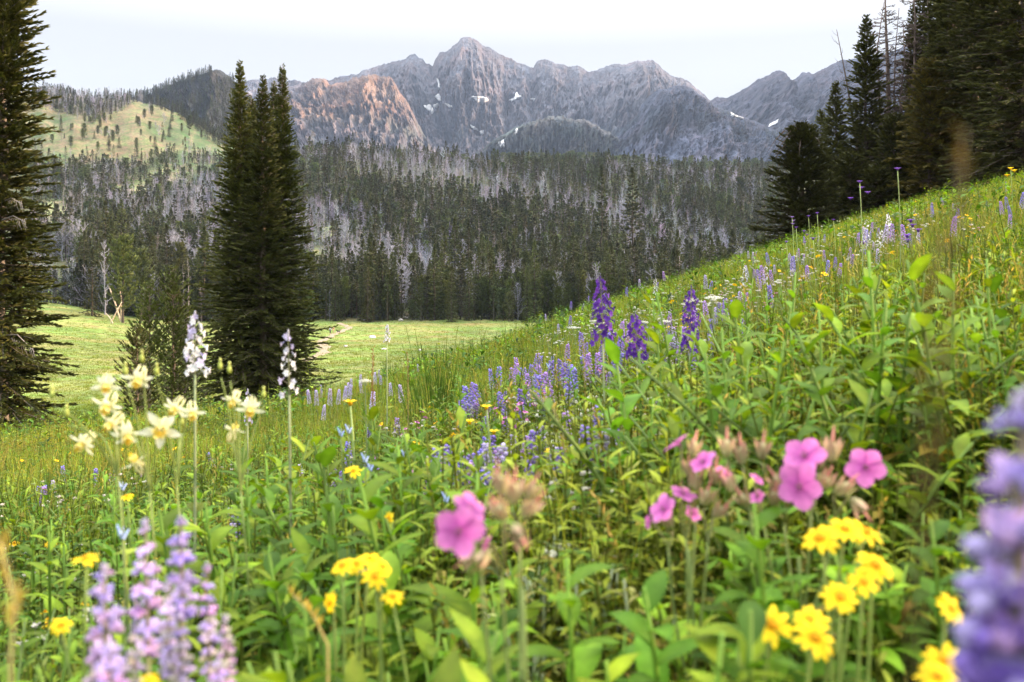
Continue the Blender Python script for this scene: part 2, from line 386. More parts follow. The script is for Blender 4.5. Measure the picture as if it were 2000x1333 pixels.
# ------------------------------------------------------------------ ground sheet
def lerp3(c, t, d): return c * (1 - t[:, None]) + A(d) * t[:, None]
def ground_colour(x, y, z):
    d = np.maximum(y, 1.); u = 1000 + F * x / d; v = HV - F * z / d
    n1 = fbm(x * .02, y * .02, 21, 4); n2 = fbm(x * .15, y * .15, 22, 4); n3 = fbm(x * .006, y * .006, 27, 4)
    c = np.tile(A([.035, .034, .014]), (len(x), 1))                               # soil and litter under the near flowers
    c = lerp3(c, sstep(12, 40, d), (.10, .12, .03))
    c = lerp3(c, sstep(45, 95, d) * (u < 1700), (.15, .178, .052))                   # the mown-looking bright meadow
    c = lerp3(c, sstep(.05, .5, n2) * sstep(60, 100, d) * .5, (.185, .17, .066))
    c = lerp3(c, sstep(.1, .5, n1) * sstep(60, 100, d) * .6, (.12, .17, .045))
    f = sstep(292, 330, d + 40 * n1) * (u > -200)
    f = f * (1 - sstep(250, 150, u) * sstep(420, 330, d))                          # the grass runs up beside the left trees
    c = lerp3(c, f, (.062, .066, .034))
    h = sstep(840, 900, d + 60 * n1) * sstep(500, 455, u)                           # open grass hill
    c = lerp3(c, h, (.135, .125, .066)); c = lerp3(c, h * sstep(-.15, .3, n3 + .9 * n1), (.075, .10, .046)); c = lerp3(c, h * sstep(.15, .5, n2) * .6, (.16, .13, .08))
    g = np.zeros(len(x))
    for (gu, gv, ru, rv) in GLADES: g = np.maximum(g, sstep(1.25, .6, np.hypot((u - gu) / ru, (v - gv) / rv)) * (d > 300))
    c = lerp3(c, g, (.20, .20, .10))
    return np.clip(c * (1 + .15 * n2[:, None]), .01, 1)
GLADES = [(320, 345, 35, 14), (275, 372, 26, 18), (100, 420, 36, 30), (235, 375, 18, 12), (620, 500, 26, 16), (665, 510, 20, 14), (640, 455, 18, 14)]
def build_ground():
    th = np.concatenate([np.linspace(-PI, -.75, 70, endpoint=False), np.linspace(-.75, .85, 520, endpoint=False), np.linspace(.85, PI, 70, endpoint=False)])
    r = np.concatenate([[.25], np.exp(np.linspace(math.log(.6), math.log(6300), 330))])
    Rr, Th = np.meshgrid(r, th, indexing='ij'); x = (Rr * np.sin(Th)).ravel(); y = (Rr * np.cos(Th)).ravel(); z = gz(x, y)
    n = len(th); m = len(r); i, j = np.meshgrid(np.arange(m - 1), np.arange(n), indexing='ij'); a = (i * n + j).ravel(); b = (i * n + (j + 1) % n).ravel()
    T = np.concatenate([np.stack([a, a + n, b + n], 1), np.stack([a, b + n, b], 1)])
    V = np.stack([x, y, z], 1); C = ground_colour(x, y, z)
    V = np.concatenate([V, [[0, 0, -EYE]]]); C = np.concatenate([C, C[:1]]); k = len(V) - 1; jj = np.arange(n)
    T = np.concatenate([T, np.stack([np.full(n, k), jj, (jj + 1) % n], 1)])
    T = T[:, ::-1]
    me = mesh_np('ground', V, T, C, None, [M_GROUND], True)
    return structure(link('ground', me), 'flower covered hillside dropping to a bright meadow and wooded slopes')
ground = build_ground()

# ------------------------------------------------------------------ mountains
def ridge(name, crest, Dc, foot, Df, amp, seed, nu, nt, prof=1.5, rib=.012, jag=2.0, colfn=None, skew=.0, extra=None, label=None):
    cu, cv = A(crest, float).T; fu, fv = A(foot, float).T
    u = np.linspace(cu[0], cu[-1], nu); k = np.arange(nu)
    vc = np.interp(u, cu, cv) + jag * fbm(u * .09, u * 0 + seed, seed + 1, 4) + jag * 2.0 * (ridged(u * .20, u * 0 + 3, seed + 2, 4) - .6)
    dc = np.interp(u, *zip(*Dc)) if isinstance(Dc, (list, tuple)) else np.full(nu, float(Dc))
    df = np.interp(u, *zip(*Df)) if isinstance(Df, (list, tuple)) else np.full(nu, float(Df))
    zc = (HV - vc) / F * dc; zf = (HV - np.interp(u, fu, fv)) / F * df
    t = np.linspace(0, 1, nt); t = 1 - (1 - t) ** 1.15
    U, Tt = np.meshgrid(u, t, indexing='ij')
    d = df[:, None] + (dc - df)[:, None] * Tt
    p = Tt ** prof
    z = zf[:, None] + (zc - zf)[:, None] * p
    w = np.clip(Tt, 0, 1) ** .35 * (1 - np.clip(Tt, 0, 1) ** 6)
    q = U + skew * 60 * (Tt - .5)
    r1 = ridged(q * rib + .4 * fbm(U * .01, Tt * 3, seed + 5, 3), Tt * 1.1, seed, 4) - .55
    r2 = ridged(q * rib * 3.3 + .5 * fbm(U * .03, Tt * 6, seed + 6, 3), Tt * 4., seed + 40, 5) - .55
    r3 = (ridged(U * .11 + .6 * fbm(U * .05, Tt * 9, seed + 7, 3), Tt * 17., seed + 80, 5) - .55) * 1.7
    disp = amp * (1.6 * r1 + 1.1 * r2 + .42 * r3)
    if extra is not None: disp = disp + extra(U, Tt)
    d = d - disp * w
    z = z + amp * (.16 * r2 + .12 * r3) * w
    X = (U - 1000) / F * (df[:, None] + (dc - df)[:, None] * Tt)
    V = np.stack([X, d, z], 2)
    # far side falls away behind the crest
    bk = []
    for s, dz in ((.12, .10), (.4, .42), (1.0, 1.0)):
        bx = X[:, -1] * (1 + .25 * s); by = dc + s * 900; bz = zc - (zc - zf * .6) * dz
        bk.append(np.stack([bx, by, bz], 1)[:, None, :])
    V = np.concatenate([V] + bk, 1); m = V.shape[1]
    i, j = np.meshgrid(np.arange(nu - 1), np.arange(m - 1), indexing='ij'); a = (i * m + j).ravel()
    T = np.concatenate([np.stack([a, a + m, a + m + 1], 1), np.stack([a, a + m + 1, a + 1], 1)])
    gx = np.gradient(V[:, :, 2], axis=1) / (np.abs(np.gradient(V[:, :, 1], axis=1)) + 5)
    Tf = np.concatenate([Tt, np.ones((nu, 3))], 1); Uf = np.concatenate([U, np.repeat(U[:, -1:], 3, 1)], 1)
    vpix = HV - F * V[:, :, 2] / np.maximum(V[:, :, 1], 1)
    C = colfn(Uf.ravel(), Tf.ravel(), gx.ravel(), V.reshape(-1, 3), vpix.ravel())
    o = link(name, mesh_np(name, V.reshape(-1, 3), T, C, None, [M_ROCK], False))
    structure(o, label)
    RID.append((o, V.reshape(-1, 3), T))
    return o
RID = []
def rockcol(base=(.27, .25, .25), talus=(.36, .35, .345), veg=(.13, .17, .11), vegamt=.0, vlow=260, sun_tint=None, seed=50):
    def f(u, t, slope, V, v):
        n = fbm(V[:, 0] * .004, V[:, 1] * .004 + V[:, 2] * .006, seed, 5); n2 = fbm(u * .06, V[:, 2] * .012, seed + 3, 4)
        c = np.tile(A(base), (len(u), 1))
        c = lerp3(c, sstep(1.1, .45, slope + .35 * n) * .9, talus)
        c = c * (1 + .22 * n2[:, None])
        if vegamt: c = lerp3(c, np.clip(sstep(-.1, .4, n + .6 * n2) * sstep(vlow - 50, vlow + 30, v) * vegamt, 0, 1), veg)
        if sun_tint is not None:  # sunlit tint painted over the rock colour
            wc, fn = sun_tint; c = lerp3(c, np.clip(fn(u, v) * (.75 + .5 * n), 0, 1), wc)
        return np.clip(c, .02, 1)
    return f

M1 = [(420, 176), (455, 166), (477, 160), (495, 154), (515, 156), (535, 152), (550, 160), (575, 157), (597, 162), (640, 157), (662, 150), (700, 145), (707, 139), (737, 130), (767, 120), (790, 116), (800, 107), (812, 107), (819, 115), (825, 114), (832, 124), (845, 128),
      (850, 117), (860, 102), (872, 102), (882, 92), (892, 87), (900, 76), (915, 73), (925, 76), (942, 87), (960, 95), (975, 106), (985, 110), (1000, 114), (1007, 120), (1022, 125), (1042, 133), (1048, 121), (1056, 116), (1067, 115), (1084, 124), (1103, 126), (1120, 132), (1129, 128), (1148, 140),
      (1168, 136), (1196, 126), (1224, 125), (1238, 121), (1273, 117), (1294, 135), (1308, 146), (1330, 153), (1350, 163), (1375, 185), (1392, 200), (1440, 235), (1520, 300)]
def ex1(U, t):
    # the summit stands forward as a wedge whose right face turns to the evening sun; gullies at its sides; a wedge under the right-hand top
    g = lambda u0, s: np.exp(-((U - u0) / s) ** 2)
    up = sstep(.45, .75, t)
    e = 260 * np.clip(1 - np.abs(U - 893 - 30 * (1 - t)) / 95, 0, 1) * up
    e = e - 240 * g(853 + 40 * (.9 - t), 11) * sstep(.35, .6, t)
    e = e - 120 * g(985 + 20 * (.9 - t), 8) * up - 140 * g(1044, 9) * up
    e = e + 170 * np.clip(1 - np.abs(U - 803 - 10 * (1 - t)) / 45, 0, 1) * up
    e = e + 330 * np.clip(1 - np.abs(U - 1252 + 50 * (1 - t)) / 85, 0, 1) * sstep(.35, .75, t)
    e = e + 120 * np.clip(1 - np.abs(U - 1090) / 50, 0, 1) * up
    return e
m_main = ridge('mountain', M1, 4500, [(420, 330), (700, 330), (1000, 345), (1520, 345)], 2900, 190, 3, 900, 210, prof=1.75, rib=.011, jag=2.2, extra=ex1, skew=.35,
               colfn=rockcol((.034, .026, .027), (.118, .114, .130), (.045, .058, .05), .55, 250), label='grey rocky summit massif with snow in its gullies')  # bluish scree tone: part of the distance haze painted into the rock
S1 = [(415, 215), (450, 190), (480, 178), (515, 174), (545, 172), (570, 168), (595, 162), (612, 155), (625, 155), (637, 158), (643, 167), (657, 164), (672, 160), (690, 154), (708, 151), (725, 146), (742, 150), (760, 150), (770, 160), (781, 181), (792, 194), (803, 213), (813, 236), (830, 264), (860, 300)]
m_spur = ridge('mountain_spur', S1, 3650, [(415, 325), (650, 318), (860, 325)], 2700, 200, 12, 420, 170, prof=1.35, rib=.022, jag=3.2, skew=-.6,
               colfn=rockcol((.075, .052, .048), (.145, .135, .15), (.13, .145, .11), .6, 235, seed=61, sun_tint=((.22, .142, .10), lambda u, v: sstep(275, 185, v + .05 * np.abs(u - 770)) * sstep(572, 622, u + .2 * (v - 160)) * .9)), label='orange lit craggy spur below the main summit')  # orange is evening sunlight painted into the spur's upper rock
M2 = [(1330, 215), (1360, 205), (1386, 198), (1400, 191), (1420, 191), (1440, 181), (1454, 174), (1487, 152), (1505, 145), (1521, 138), (1529, 146), (1538, 157), (1554, 155), (1565, 144), (1580, 141), (1586, 145), (1600, 138), (1614, 133), (1640, 118), (1670, 116), (1710, 108), (1760, 95), (1782, 64), (1830, 45), (1900, 15), (2050, -40), (2400, -75), (3000, -30), (3600, 60)]
def ex2(U, t): return 260 * np.clip(1 - np.abs(U - 1520 + 40 * (1 - t)) / 70, 0, 1) * sstep(.4, .8, t)
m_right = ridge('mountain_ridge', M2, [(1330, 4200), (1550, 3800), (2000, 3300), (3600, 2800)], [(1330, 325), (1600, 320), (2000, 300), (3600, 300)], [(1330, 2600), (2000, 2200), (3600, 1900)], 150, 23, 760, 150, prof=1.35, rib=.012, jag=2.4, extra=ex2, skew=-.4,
                colfn=rockcol((.020, .019, .030), (.066, .065, .088), (.022, .031, .033), .7, 240, seed=71), label='jagged grey ridge climbing behind the dark firs')  # blue cast of these tones paints in some distance haze
M3 = [(1120, 335), (1160, 305), (1185, 285), (1205, 262), (1228, 240), (1246, 222), (1252, 208), (1269, 186), (1280, 177), (1300, 173), (1322, 170), (1339, 167), (1352, 174), (1364, 185), (1386, 202), (1420, 216), (1454, 230), (1493, 244), (1518, 258), (1560, 282), (1620, 320)]
def ex3(U, t): return 170 * np.clip(1 - np.abs(U - 1300 + 10 * (1 - t)) / 45, 0, 1) * sstep(.1, .6, t) - 80 * np.exp(-((U - 1322 + 14 * (1 - t) + 10 * np.sin(t * 9)) / 20) ** 2) + 120 * np.clip(1 - np.abs(U - 1375 - 30 * (1 - t)) / 50, 0, 1)
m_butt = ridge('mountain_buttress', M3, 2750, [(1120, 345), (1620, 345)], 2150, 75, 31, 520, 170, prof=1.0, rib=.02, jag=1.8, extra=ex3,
               colfn=rockcol((.022, .025, .042), (.076, .088, .128), (.018, .025, .028), .75, 215, seed=81), label='dark blue grey cliff buttress with trees on its shoulder')  # buttress blue is partly haze put into the rock colour
M4 = [(880, 345), (930, 300), (965, 275), (990, 258), (1012, 248), (1040, 238), (1066, 231), (1092, 227), (1118, 231), (1150, 238), (1180, 253), (1215, 276), (1250, 300), (1300, 345)]
m_knoll = ridge('rock_knoll', M4, 2650, [(880, 350), (1300, 350)], 2150, 110, 41, 380, 130, prof=1.15, rib=.035, jag=3.4,
                colfn=rockcol((.05, .055, .06), (.10, .108, .11), (.045, .06, .05), .8, 235, seed=91), label='pale bouldery knoll at the foot of the mountain')
HL = [(120, 330), (160, 250), (200, 212), (250, 193), (300, 182), (330, 166), (360, 156), (400, 143), (425, 136), (440, 143), (455, 158), (470, 176), (490, 202), (520, 240), (560, 288), (610, 330)]
m_hill = ridge('hill', HL, 1950, [(120, 335), (610, 335)], 1350, 70, 51, 320, 90, prof=1.0, rib=.02, jag=1.6,
               colfn=rockcol((.07, .062, .058), (.045, .046, .04), (.026, .032, .026), .6, 200, seed=95), label='dark wooded hill with a rocky top')
BVH = [(o, BVHTree.FromPolygons([tuple(p) for p in V], [tuple(map(int, t)) for t in T])) for o, V, T in RID]
def mhit(u, v):
    d = Vector(((u - 1000) / F, 1, (HV - v) / F)).normalized(); best = None
    for o, b in BVH:
        h = b.ray_cast(Vector((0, 0, 0)), d)
        if h[0] is not None and (best is None or h[3] < best[1]): best = (h[0], h[3], h[1], o)
    return best
# snow left in the gullies: sheets lying on the rock
def snow(poly, label):
    poly = A(poly, float); c = poly.mean(0); poly = c + (poly - c) * .88; vs = []; ring = []
    n = 40
    pts = np.concatenate([poly, poly[:1]]); seg = np.linalg.norm(np.diff(pts, axis=0), axis=1); cs = np.concatenate([[0], np.cumsum(seg)])
    s = np.linspace(0, cs[-1], n, endpoint=False); bx = np.interp(s, cs, pts[:, 0]); by = np.interp(s, cs, pts[:, 1])
    bx = bx + fbm(s * .5, s * 0, int(c[0]), 3) * 2.2; by = by + fbm(s * .5, s * 0 + 9, int(c[0]) + 5, 3) * 1.6
    rows = []
    for k in (1, .75, .5, .25): rows.append([(c[0] + (x - c[0]) * k, c[1] + (y - c[1]) * k) for x, y in zip(bx, by)])
    V = []
    h0 = mhit(*c); dist0 = h0[0].y if h0 else 4000
    for row in rows + [[tuple(c)]]:
        for (x, y) in row:
            h = mhit(x, y)
            d = h[0].y if h and abs(h[0].y - dist0) < 500 else dist0
            V.append(P(x, y, d - 24))
    T = []
    for r in range(3):
        for j in range(n):
            a, b = r * n + j, r * n + (j + 1) % n; T += [(a, b, b + n), (a, b + n, a + n)]
    T += [(3 * n + j, 3 * n + (j + 1) % n, 4 * n) for j in range(n)]
    V = A([v[:] for v in V]); Vb = V + A([0, 40, 0]); nv = len(V)
    T = A(T); rim = [(j, nv + j, nv + (j + 1) % n) for j in range(n)] + [(j, nv + (j + 1) % n, (j + 1) % n) for j in range(n)]
    o = link('snow_patch', mesh_np('snow_patch', np.concatenate([V, Vb]), np.concatenate([T, A(rim)]), np.full((2 * nv, 3), .8), None, [M_SNOW], True))
    structure(o, label)
snow([(919, 188), (932, 187), (944, 189), (957, 193), (950, 198), (942, 202), (932, 199)], 'wide snow patch under the summit face')
snow([(993, 197), (1003, 192), (1010, 178), (1014, 186), (1021, 188), (1008, 193), (998, 198)], 'tapered snow patch right of the summit face')
snow([(849, 187), (857, 182), (862, 197), (855, 196)], 'narrow snow patch in the gully by the summit')
snow([(852, 152), (856, 155), (860, 172), (857, 175)], 'thin snow line high in the gully')
snow([(826, 206), (840, 203), (848, 217), (844, 221), (833, 213)], 'snow patch on the scree left of the gully')
snow([(845, 206), (857, 200), (854, 209), (848, 211)], 'small snow patch on the scree below the gully')
snow([(868, 201), (880, 205), (885, 210), (876, 209)], 'slanting snow patch below the summit')
snow([(917, 243), (926, 247), (934, 253), (925, 252)], 'small snow patch low on the scree')
snow([(936, 256), (946, 255), (944, 262), (938, 261)], 'lower small snow patch on the scree')
snow([(972, 278), (984, 272), (986, 286), (976, 286)], 'snow patch at the foot of the scree')
snow([(1007, 252), (1010, 250), (1011, 258), (1006, 262)], 'tiny snow patch beside the pale knoll')
snow([(1505, 244), (1512, 238), (1522, 232), (1518, 240), (1508, 245)], 'snow patch on the jagged right ridge')
snow([(1036, 193), (1046, 192), (1042, 196)], 'tiny snow patch below the pinnacles')
snow([(1424, 218), (1440, 226), (1455, 232), (1438, 228)], 'thin snow line behind the buttress shoulder')

# ------------------------------------------------------------------ dirt trail across the meadow
def build_trail():
    pts = [ghit(u, v, 70) for u, v in [(585, 708), (634, 690), (632, 677), (626, 668), (640, 660), (655, 653), (668, 647), (684, 642), (674, 636), (662, 632)]]
    n = 80; k = np.linspace(0, len(pts) - 1, n); arr = A([p[:] for p in pts])
    px = np.interp(k, range(len(pts)), arr[:, 0]); py = np.interp(k, range(len(pts)), arr[:, 1])
    tx, ty = np.gradient(px), np.gradient(py); L = np.hypot(tx, ty) + 1e-6
    V, T = [], []
    for i in range(n):
        w = 1.0 + .35 * math.sin(i * .9) + .2 * math.sin(i * 2.3)
        if i in range(16, 22): w *= 1.5
        for s in (-1, -.4, .4, 1):
            x = px[i] - ty[i] / L[i] * w * s; y = py[i] + tx[i] / L[i] * w * s
            V.append((x, y, float(gz(x, y)) + (.12 if abs(s) < 1 else .02)))
    for i in range(n - 1):
        for j in range(3): a = i * 4 + j; T += [(a, a + 1, a + 5), (a, a + 5, a + 4)]
    structure(link('trail', mesh_np('trail', A(V), A(T), np.full((len(V), 3), .3), None, [M_TRAIL], True)), 'pale dirt footpath winding over the meadow')
build_trail()
# ------------------------------------------------------------------ trees
def sprays(Pt, D, Ln, W, C, tipC=None, up=.75, lift=0.):
    """two crossed diamond shaped needle sprays per point"""
    n = len(Pt); z = A([0, 0, 1.]); h = np.cross(D, z); h /= np.linalg.norm(h, axis=1)[:, None] + 1e-6
    vv = np.cross(h, D)
    tip = Pt + D * Ln[:, None] + z * (lift * Ln)[:, None]; mid = Pt + D * (Ln * .42)[:, None]
    w = W[:, None]
    q = np.stack([Pt, mid + h * w, tip, mid - h * w, Pt, mid + vv * w * up, tip, mid - vv * w * up * .6], 1)
    T = (A([[0, 1, 2], [0, 2, 3], [4, 5, 6], [4, 6, 7]])[None] + (np.arange(n) * 8)[:, None, None]).reshape(-1, 3)
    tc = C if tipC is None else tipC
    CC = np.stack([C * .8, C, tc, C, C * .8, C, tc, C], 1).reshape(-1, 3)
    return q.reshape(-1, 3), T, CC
def ribbons(Pts, W, C):
    """thin crossed strips along (n, k, 3) polylines with widths (n, k)"""
    n, k, _ = Pts.shape; tg = np.gradient(Pts, axis=1); tg /= np.linalg.norm(tg, axis=2)[..., None] + 1e-9
    ref = A([.31, .22, .93]); a = np.cross(tg, ref); a /= np.linalg.norm(a, axis=2)[..., None] + 1e-9; b = np.cross(tg, a)
    # three-sided tube
    an = A([0, 2.094, 4.189]); V = Pts[:, :, None, :] + W[:, :, None, None] * (np.cos(an)[None, None, :, None] * a[:, :, None, :] + np.sin(an)[None, None, :, None] * b[:, :, None, :])
    T = []
    for i in range(k - 1):
        for j in range(3):
            p, q = i * 3 + j, i * 3 + (j + 1) % 3; T += [[p, q, q + 3], [p, q + 3, p + 3]]
    T = (A(T)[None] + (np.arange(n) * k * 3)[:, None, None]).reshape(-1, 3)
    CC = np.repeat(C[:, None, :], k * 3, 1).reshape(-1, 3)
    return V.reshape(-1, 3), T, CC

def conifer(seed, H, R, clear=.04, gap=.4, per=6, twig=.12, tl=.5, tw=.07, shape=.85, col=(.040, .050, .018), bark=(.16, .125, .10), pitch=(-.30, .7), upc=.08, trunk_r=None, round_=0., sparse=0., wood=True, tuft=0., lean=0., minw=.012, dry=0., top_cut=0.):
    """returns (trunk, crown): a tapered trunk with limbs, and needle sprays spread along the limbs"""
    rs = np.random.default_rng(seed); tr = trunk_r or H * .013
    z0 = clear * H; zs = []; z = z0
    while z < H * .985:
        zs.append(z); z += gap * (.35 + .65 * (1 - (z - z0) / (H - z0)) ** .7) * rs.uniform(.75, 1.25)
    bz, ba = [], []
    for z in zs:
        k = per + rs.integers(-1, 2); a0 = rs.uniform(0, 2 * PI)
        for j in range(max(k, 2)):
            if rs.random() < sparse: continue
            bz.append(z + rs.normal() * gap * .45); ba.append(a0 + (j + rs.uniform(-.3, .3)) * 2 * PI / max(k, 2))
    bz = np.clip(A(bz), z0 * .6, H * .99); ba = A(ba); n = len(bz)
    t = np.clip((bz - z0) / (H - z0), 0, 1)
    prof = (1 - t) ** shape if not round_ else (1 - round_) * (1 - t) ** shape + round_ * np.sqrt(np.clip(1 - (2 * t - .85) ** 2 / 1.4, 0, 1)) * np.clip((1 - t) * 6, 0, 1)
    L = R * prof * rs.uniform(.6, 1.15, n) * (1 + .42 * fbm(ba * 1.2, bz * .45, seed, 3)) + .10 + .012 * H * (1 - t) * 0
    L = np.where(rs.random(n) < .06, L * .55, L)
    pt = pitch[0] + (pitch[1] - pitch[0]) * t ** 1.4 + rs.normal(0, .15, n)
    dirh = np.stack([np.cos(ba), np.sin(ba), ba * 0], 1); zz = A([0, 0, 1.])
    def at(b, s): return dirh[b] * (L[b] * s)[:, None] + zz * (bz[b] + L[b] * (pt[b] * s + upc * s * s))[:, None]
    trunk, crown = G(), G()
    k = 9; hs = np.linspace(-.3, H * (1 - top_cut), k); wob = rs.normal(0, .004 * H, (k, 2)); wob[0] = wob[1] = 0; wob[-1] *= .3
    trunk.tube(np.concatenate([wob, hs[:, None]], 1), np.maximum(tr * (1 - np.clip(hs, 0, H) / H) ** .9, .01) * (1 + .35 * (hs < .1)), 7, bark)
    if wood:
        b = np.arange(n); ss = A([0., .35, .7, 1.]); Pb = np.stack([at(b, np.full(n, s)) for s in ss], 1)
        Wb = np.maximum((.006 + .013 * L)[:, None] * A([1, .75, .45, .12]), minw * .6)
        trunk.add(*ribbons(Pb, Wb, np.tile(A(bark) * .8, (n, 1))))
    m = np.maximum(1, (L / twig).astype(int)); bi = np.repeat(np.arange(n), m)
    s = rs.uniform(.12, 1, len(bi)) ** .85; sg = np.where(rs.random(len(bi)) < .5, -1., 1.)
    p = at(bi, s); slope = pt[bi] + 2 * upc * s
    fwd = dirh[bi] + zz * slope[:, None]; fwd /= np.linalg.norm(fwd, axis=1)[:, None]
    side = np.stack([-np.sin(ba[bi]), np.cos(ba[bi]), bi * 0.], 1) * sg[:, None]
    dr = fwd * (.55 + .5 * s)[:, None] + side * (.95 - .55 * s)[:, None] + zz * rs.normal(.04 + tuft, .24 + .3 * tuft, len(bi))[:, None]
    dr /= np.linalg.norm(dr, axis=1)[:, None]
    ln = tl * (.5 + .5 * (1 - s)) * np.minimum(1, L[bi] / 1.2 + .30) * rs.uniform(.65, 1.25, len(bi))
    c = A(col) * rs.uniform(.65, 1.35, (len(bi), 1)); 
    if dry: c = np.where(rs.random((len(bi), 1)) < dry, A([.16, .10, .045]) * rs.uniform(.7, 1.2, (len(bi), 1)), c)
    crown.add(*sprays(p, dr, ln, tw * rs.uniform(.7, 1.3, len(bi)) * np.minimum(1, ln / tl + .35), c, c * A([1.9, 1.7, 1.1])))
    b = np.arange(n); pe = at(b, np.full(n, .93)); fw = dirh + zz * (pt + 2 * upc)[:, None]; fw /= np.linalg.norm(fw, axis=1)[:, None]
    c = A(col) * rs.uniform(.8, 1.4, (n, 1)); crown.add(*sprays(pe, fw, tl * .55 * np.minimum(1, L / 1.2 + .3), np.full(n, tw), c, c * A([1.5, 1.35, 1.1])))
    if not top_cut:
        # leading shoot
        q = 10; zt = np.linspace(H * .93, H, q); a = rs.uniform(0, 2 * PI, q); d = np.stack([np.cos(a) * .45, np.sin(a) * .45, np.full(q, .9)], 1); d /= np.linalg.norm(d, axis=1)[:, None]
        c = A(col) * rs.uniform(.8, 1.3, (q, 1)); crown.add(*sprays(np.stack([zt * 0, zt * 0, zt - tl * .3], 1), d, np.full(q, tl * .55), np.full(q, tw), c))
    return trunk, crown

def snag(seed, H, nb=28, L0=2.6, rise=(.1, 1.1), col=(.33, .29, .29), tr=.16, wmin=.03, twigs=4, start=.25, shape=.7, k=4, forks=1):
    """a dead grey tree: bare trunk, upswept bare limbs and twigs"""
    rs = np.random.default_rng(seed); g = G(); br = G()
    wob = rs.normal(0, .012 * H, (6, 2)); wob[0] = 0; hs = np.linspace(-.3, H, 6)
    g.tube(np.concatenate([wob, hs[:, None]], 1), np.maximum(tr * (1 - np.linspace(0, 1, 6)) ** .8, wmin * .6), 5, col)
    t = rs.uniform(0, 1, nb) ** .9; z = (start + (1 - start) * t) * H * .97; az = rs.uniform(0, 2 * PI, nb)
    L = L0 * ((1 - t) ** shape * .85 + .2) * rs.uniform(.5, 1.2, nb)
    r1, r2 = rs.uniform(*rise, nb), rs.uniform(.0, 1., nb) * rise[1] * .7
    ss = np.linspace(0, 1, k); off = np.stack([np.interp(z, hs, wob[:, 0]), np.interp(z, hs, wob[:, 1])], 1)
    Pb = np.stack([np.stack([off[:, 0] + np.cos(az) * L * s, off[:, 1] + np.sin(az) * L * s, z + L * (r1 * s * .4 + r2 * s * s + .0)], 1) for s in ss], 1)
    Pb[:, 1:] += rs.normal(0, .05, Pb[:, 1:].shape) * L[:, None, None]
    cc = A(col) * rs.uniform(.7, 1.25, (nb, 1))
    br.add(*ribbons(Pb, np.maximum(wmin * (1.1 - .75 * ss)[None] * (.7 + .5 * L / L0)[:, None], .004), cc))
    if twigs:
        bi = np.repeat(np.arange(nb), twigs); s = rs.uniform(.25, .95, len(bi)); i = np.minimum((s * (k - 1)).astype(int), k - 2); f = s * (k - 1) - i
        p = Pb[bi, i] * (1 - f)[:, None] + Pb[bi, i + 1] * f[:, None]
        a2 = az[bi] + rs.choice([-1, 1], len(bi)) * rs.uniform(.5, 1.3, len(bi)); l2 = L[bi] * rs.uniform(.2, .5, len(bi))
        e1 = p + np.stack([np.cos(a2) * l2 * .5, np.sin(a2) * l2 * .5, l2 * rs.uniform(.0, .6, len(bi))], 1)
        e2 = p + np.stack([np.cos(a2) * l2 * .9, np.sin(a2) * l2 * .9, l2 * rs.uniform(.3, 1.1, len(bi)) * rise[1]], 1)
        br.add(*ribbons(np.stack([p, e1, e2], 1), np.tile(A([.6, .45, .2]) * wmin, (len(bi), 1)), A(col) * rs.uniform(.7, 1.25, (len(bi), 1))))
    return g, br
def lump(g, h):
    o = G(); o.merge(g); o.merge(h); return o
def two(g, h):
    """trunk and crown in one mesh, material 0 and 1"""
    o = G(); o.merge(g); V, T, C, M = h.arr(); o.add(V, T, C, 1); return o

def plant_tree(name, label, tr, cr, loc, rz=0., sc=1., group=None, mats=None, cat='tree', cname='crown'):
    t = thing(name, label, cat, loc, rz, sc, group); m = mats or (M_BARK, M_NEEDLE)
    part('trunk', tr, m[0], t, True); part(cname, cr, m[1], t); return t
def htree(u, vtop, d, sink=.3):
    b = gp(u, d); b.z -= sink; return b, (HV - vtop) / F * d - b.z

DARK = (.086, .100, .028); MID = (.085, .11, .028); GREY = (.30, .265, .26)
# --- the group of firs in the middle
GF = 'firs of the dark clump standing alone in front of the forest'
for i, (u, vt, d, R, lab) in enumerate([
    (469, 118, 56, 2.9, 'tallest spire of the central fir clump, on its left side'),
    (514, 146, 54.5, 2.7, 'middle spire of the central fir clump, its pale trunk showing'),
    (552, 125, 57, 3.0, 'right spire of the central fir clump, almost as tall as the tallest'),
    (535, 158, 59, 2.4, 'slimmer fir between the middle and right spires of the central clump'),
    (492, 188, 58, 2.6, 'shorter fir between the left and middle spires of the central clump')]):
    b, H = htree(u, vt, d)
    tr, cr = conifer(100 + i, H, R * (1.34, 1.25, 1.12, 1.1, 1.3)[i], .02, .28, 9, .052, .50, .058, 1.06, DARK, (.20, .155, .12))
    plant_tree('fir_tree', lab, tr, cr, b, i * 1.3, 1, GF)
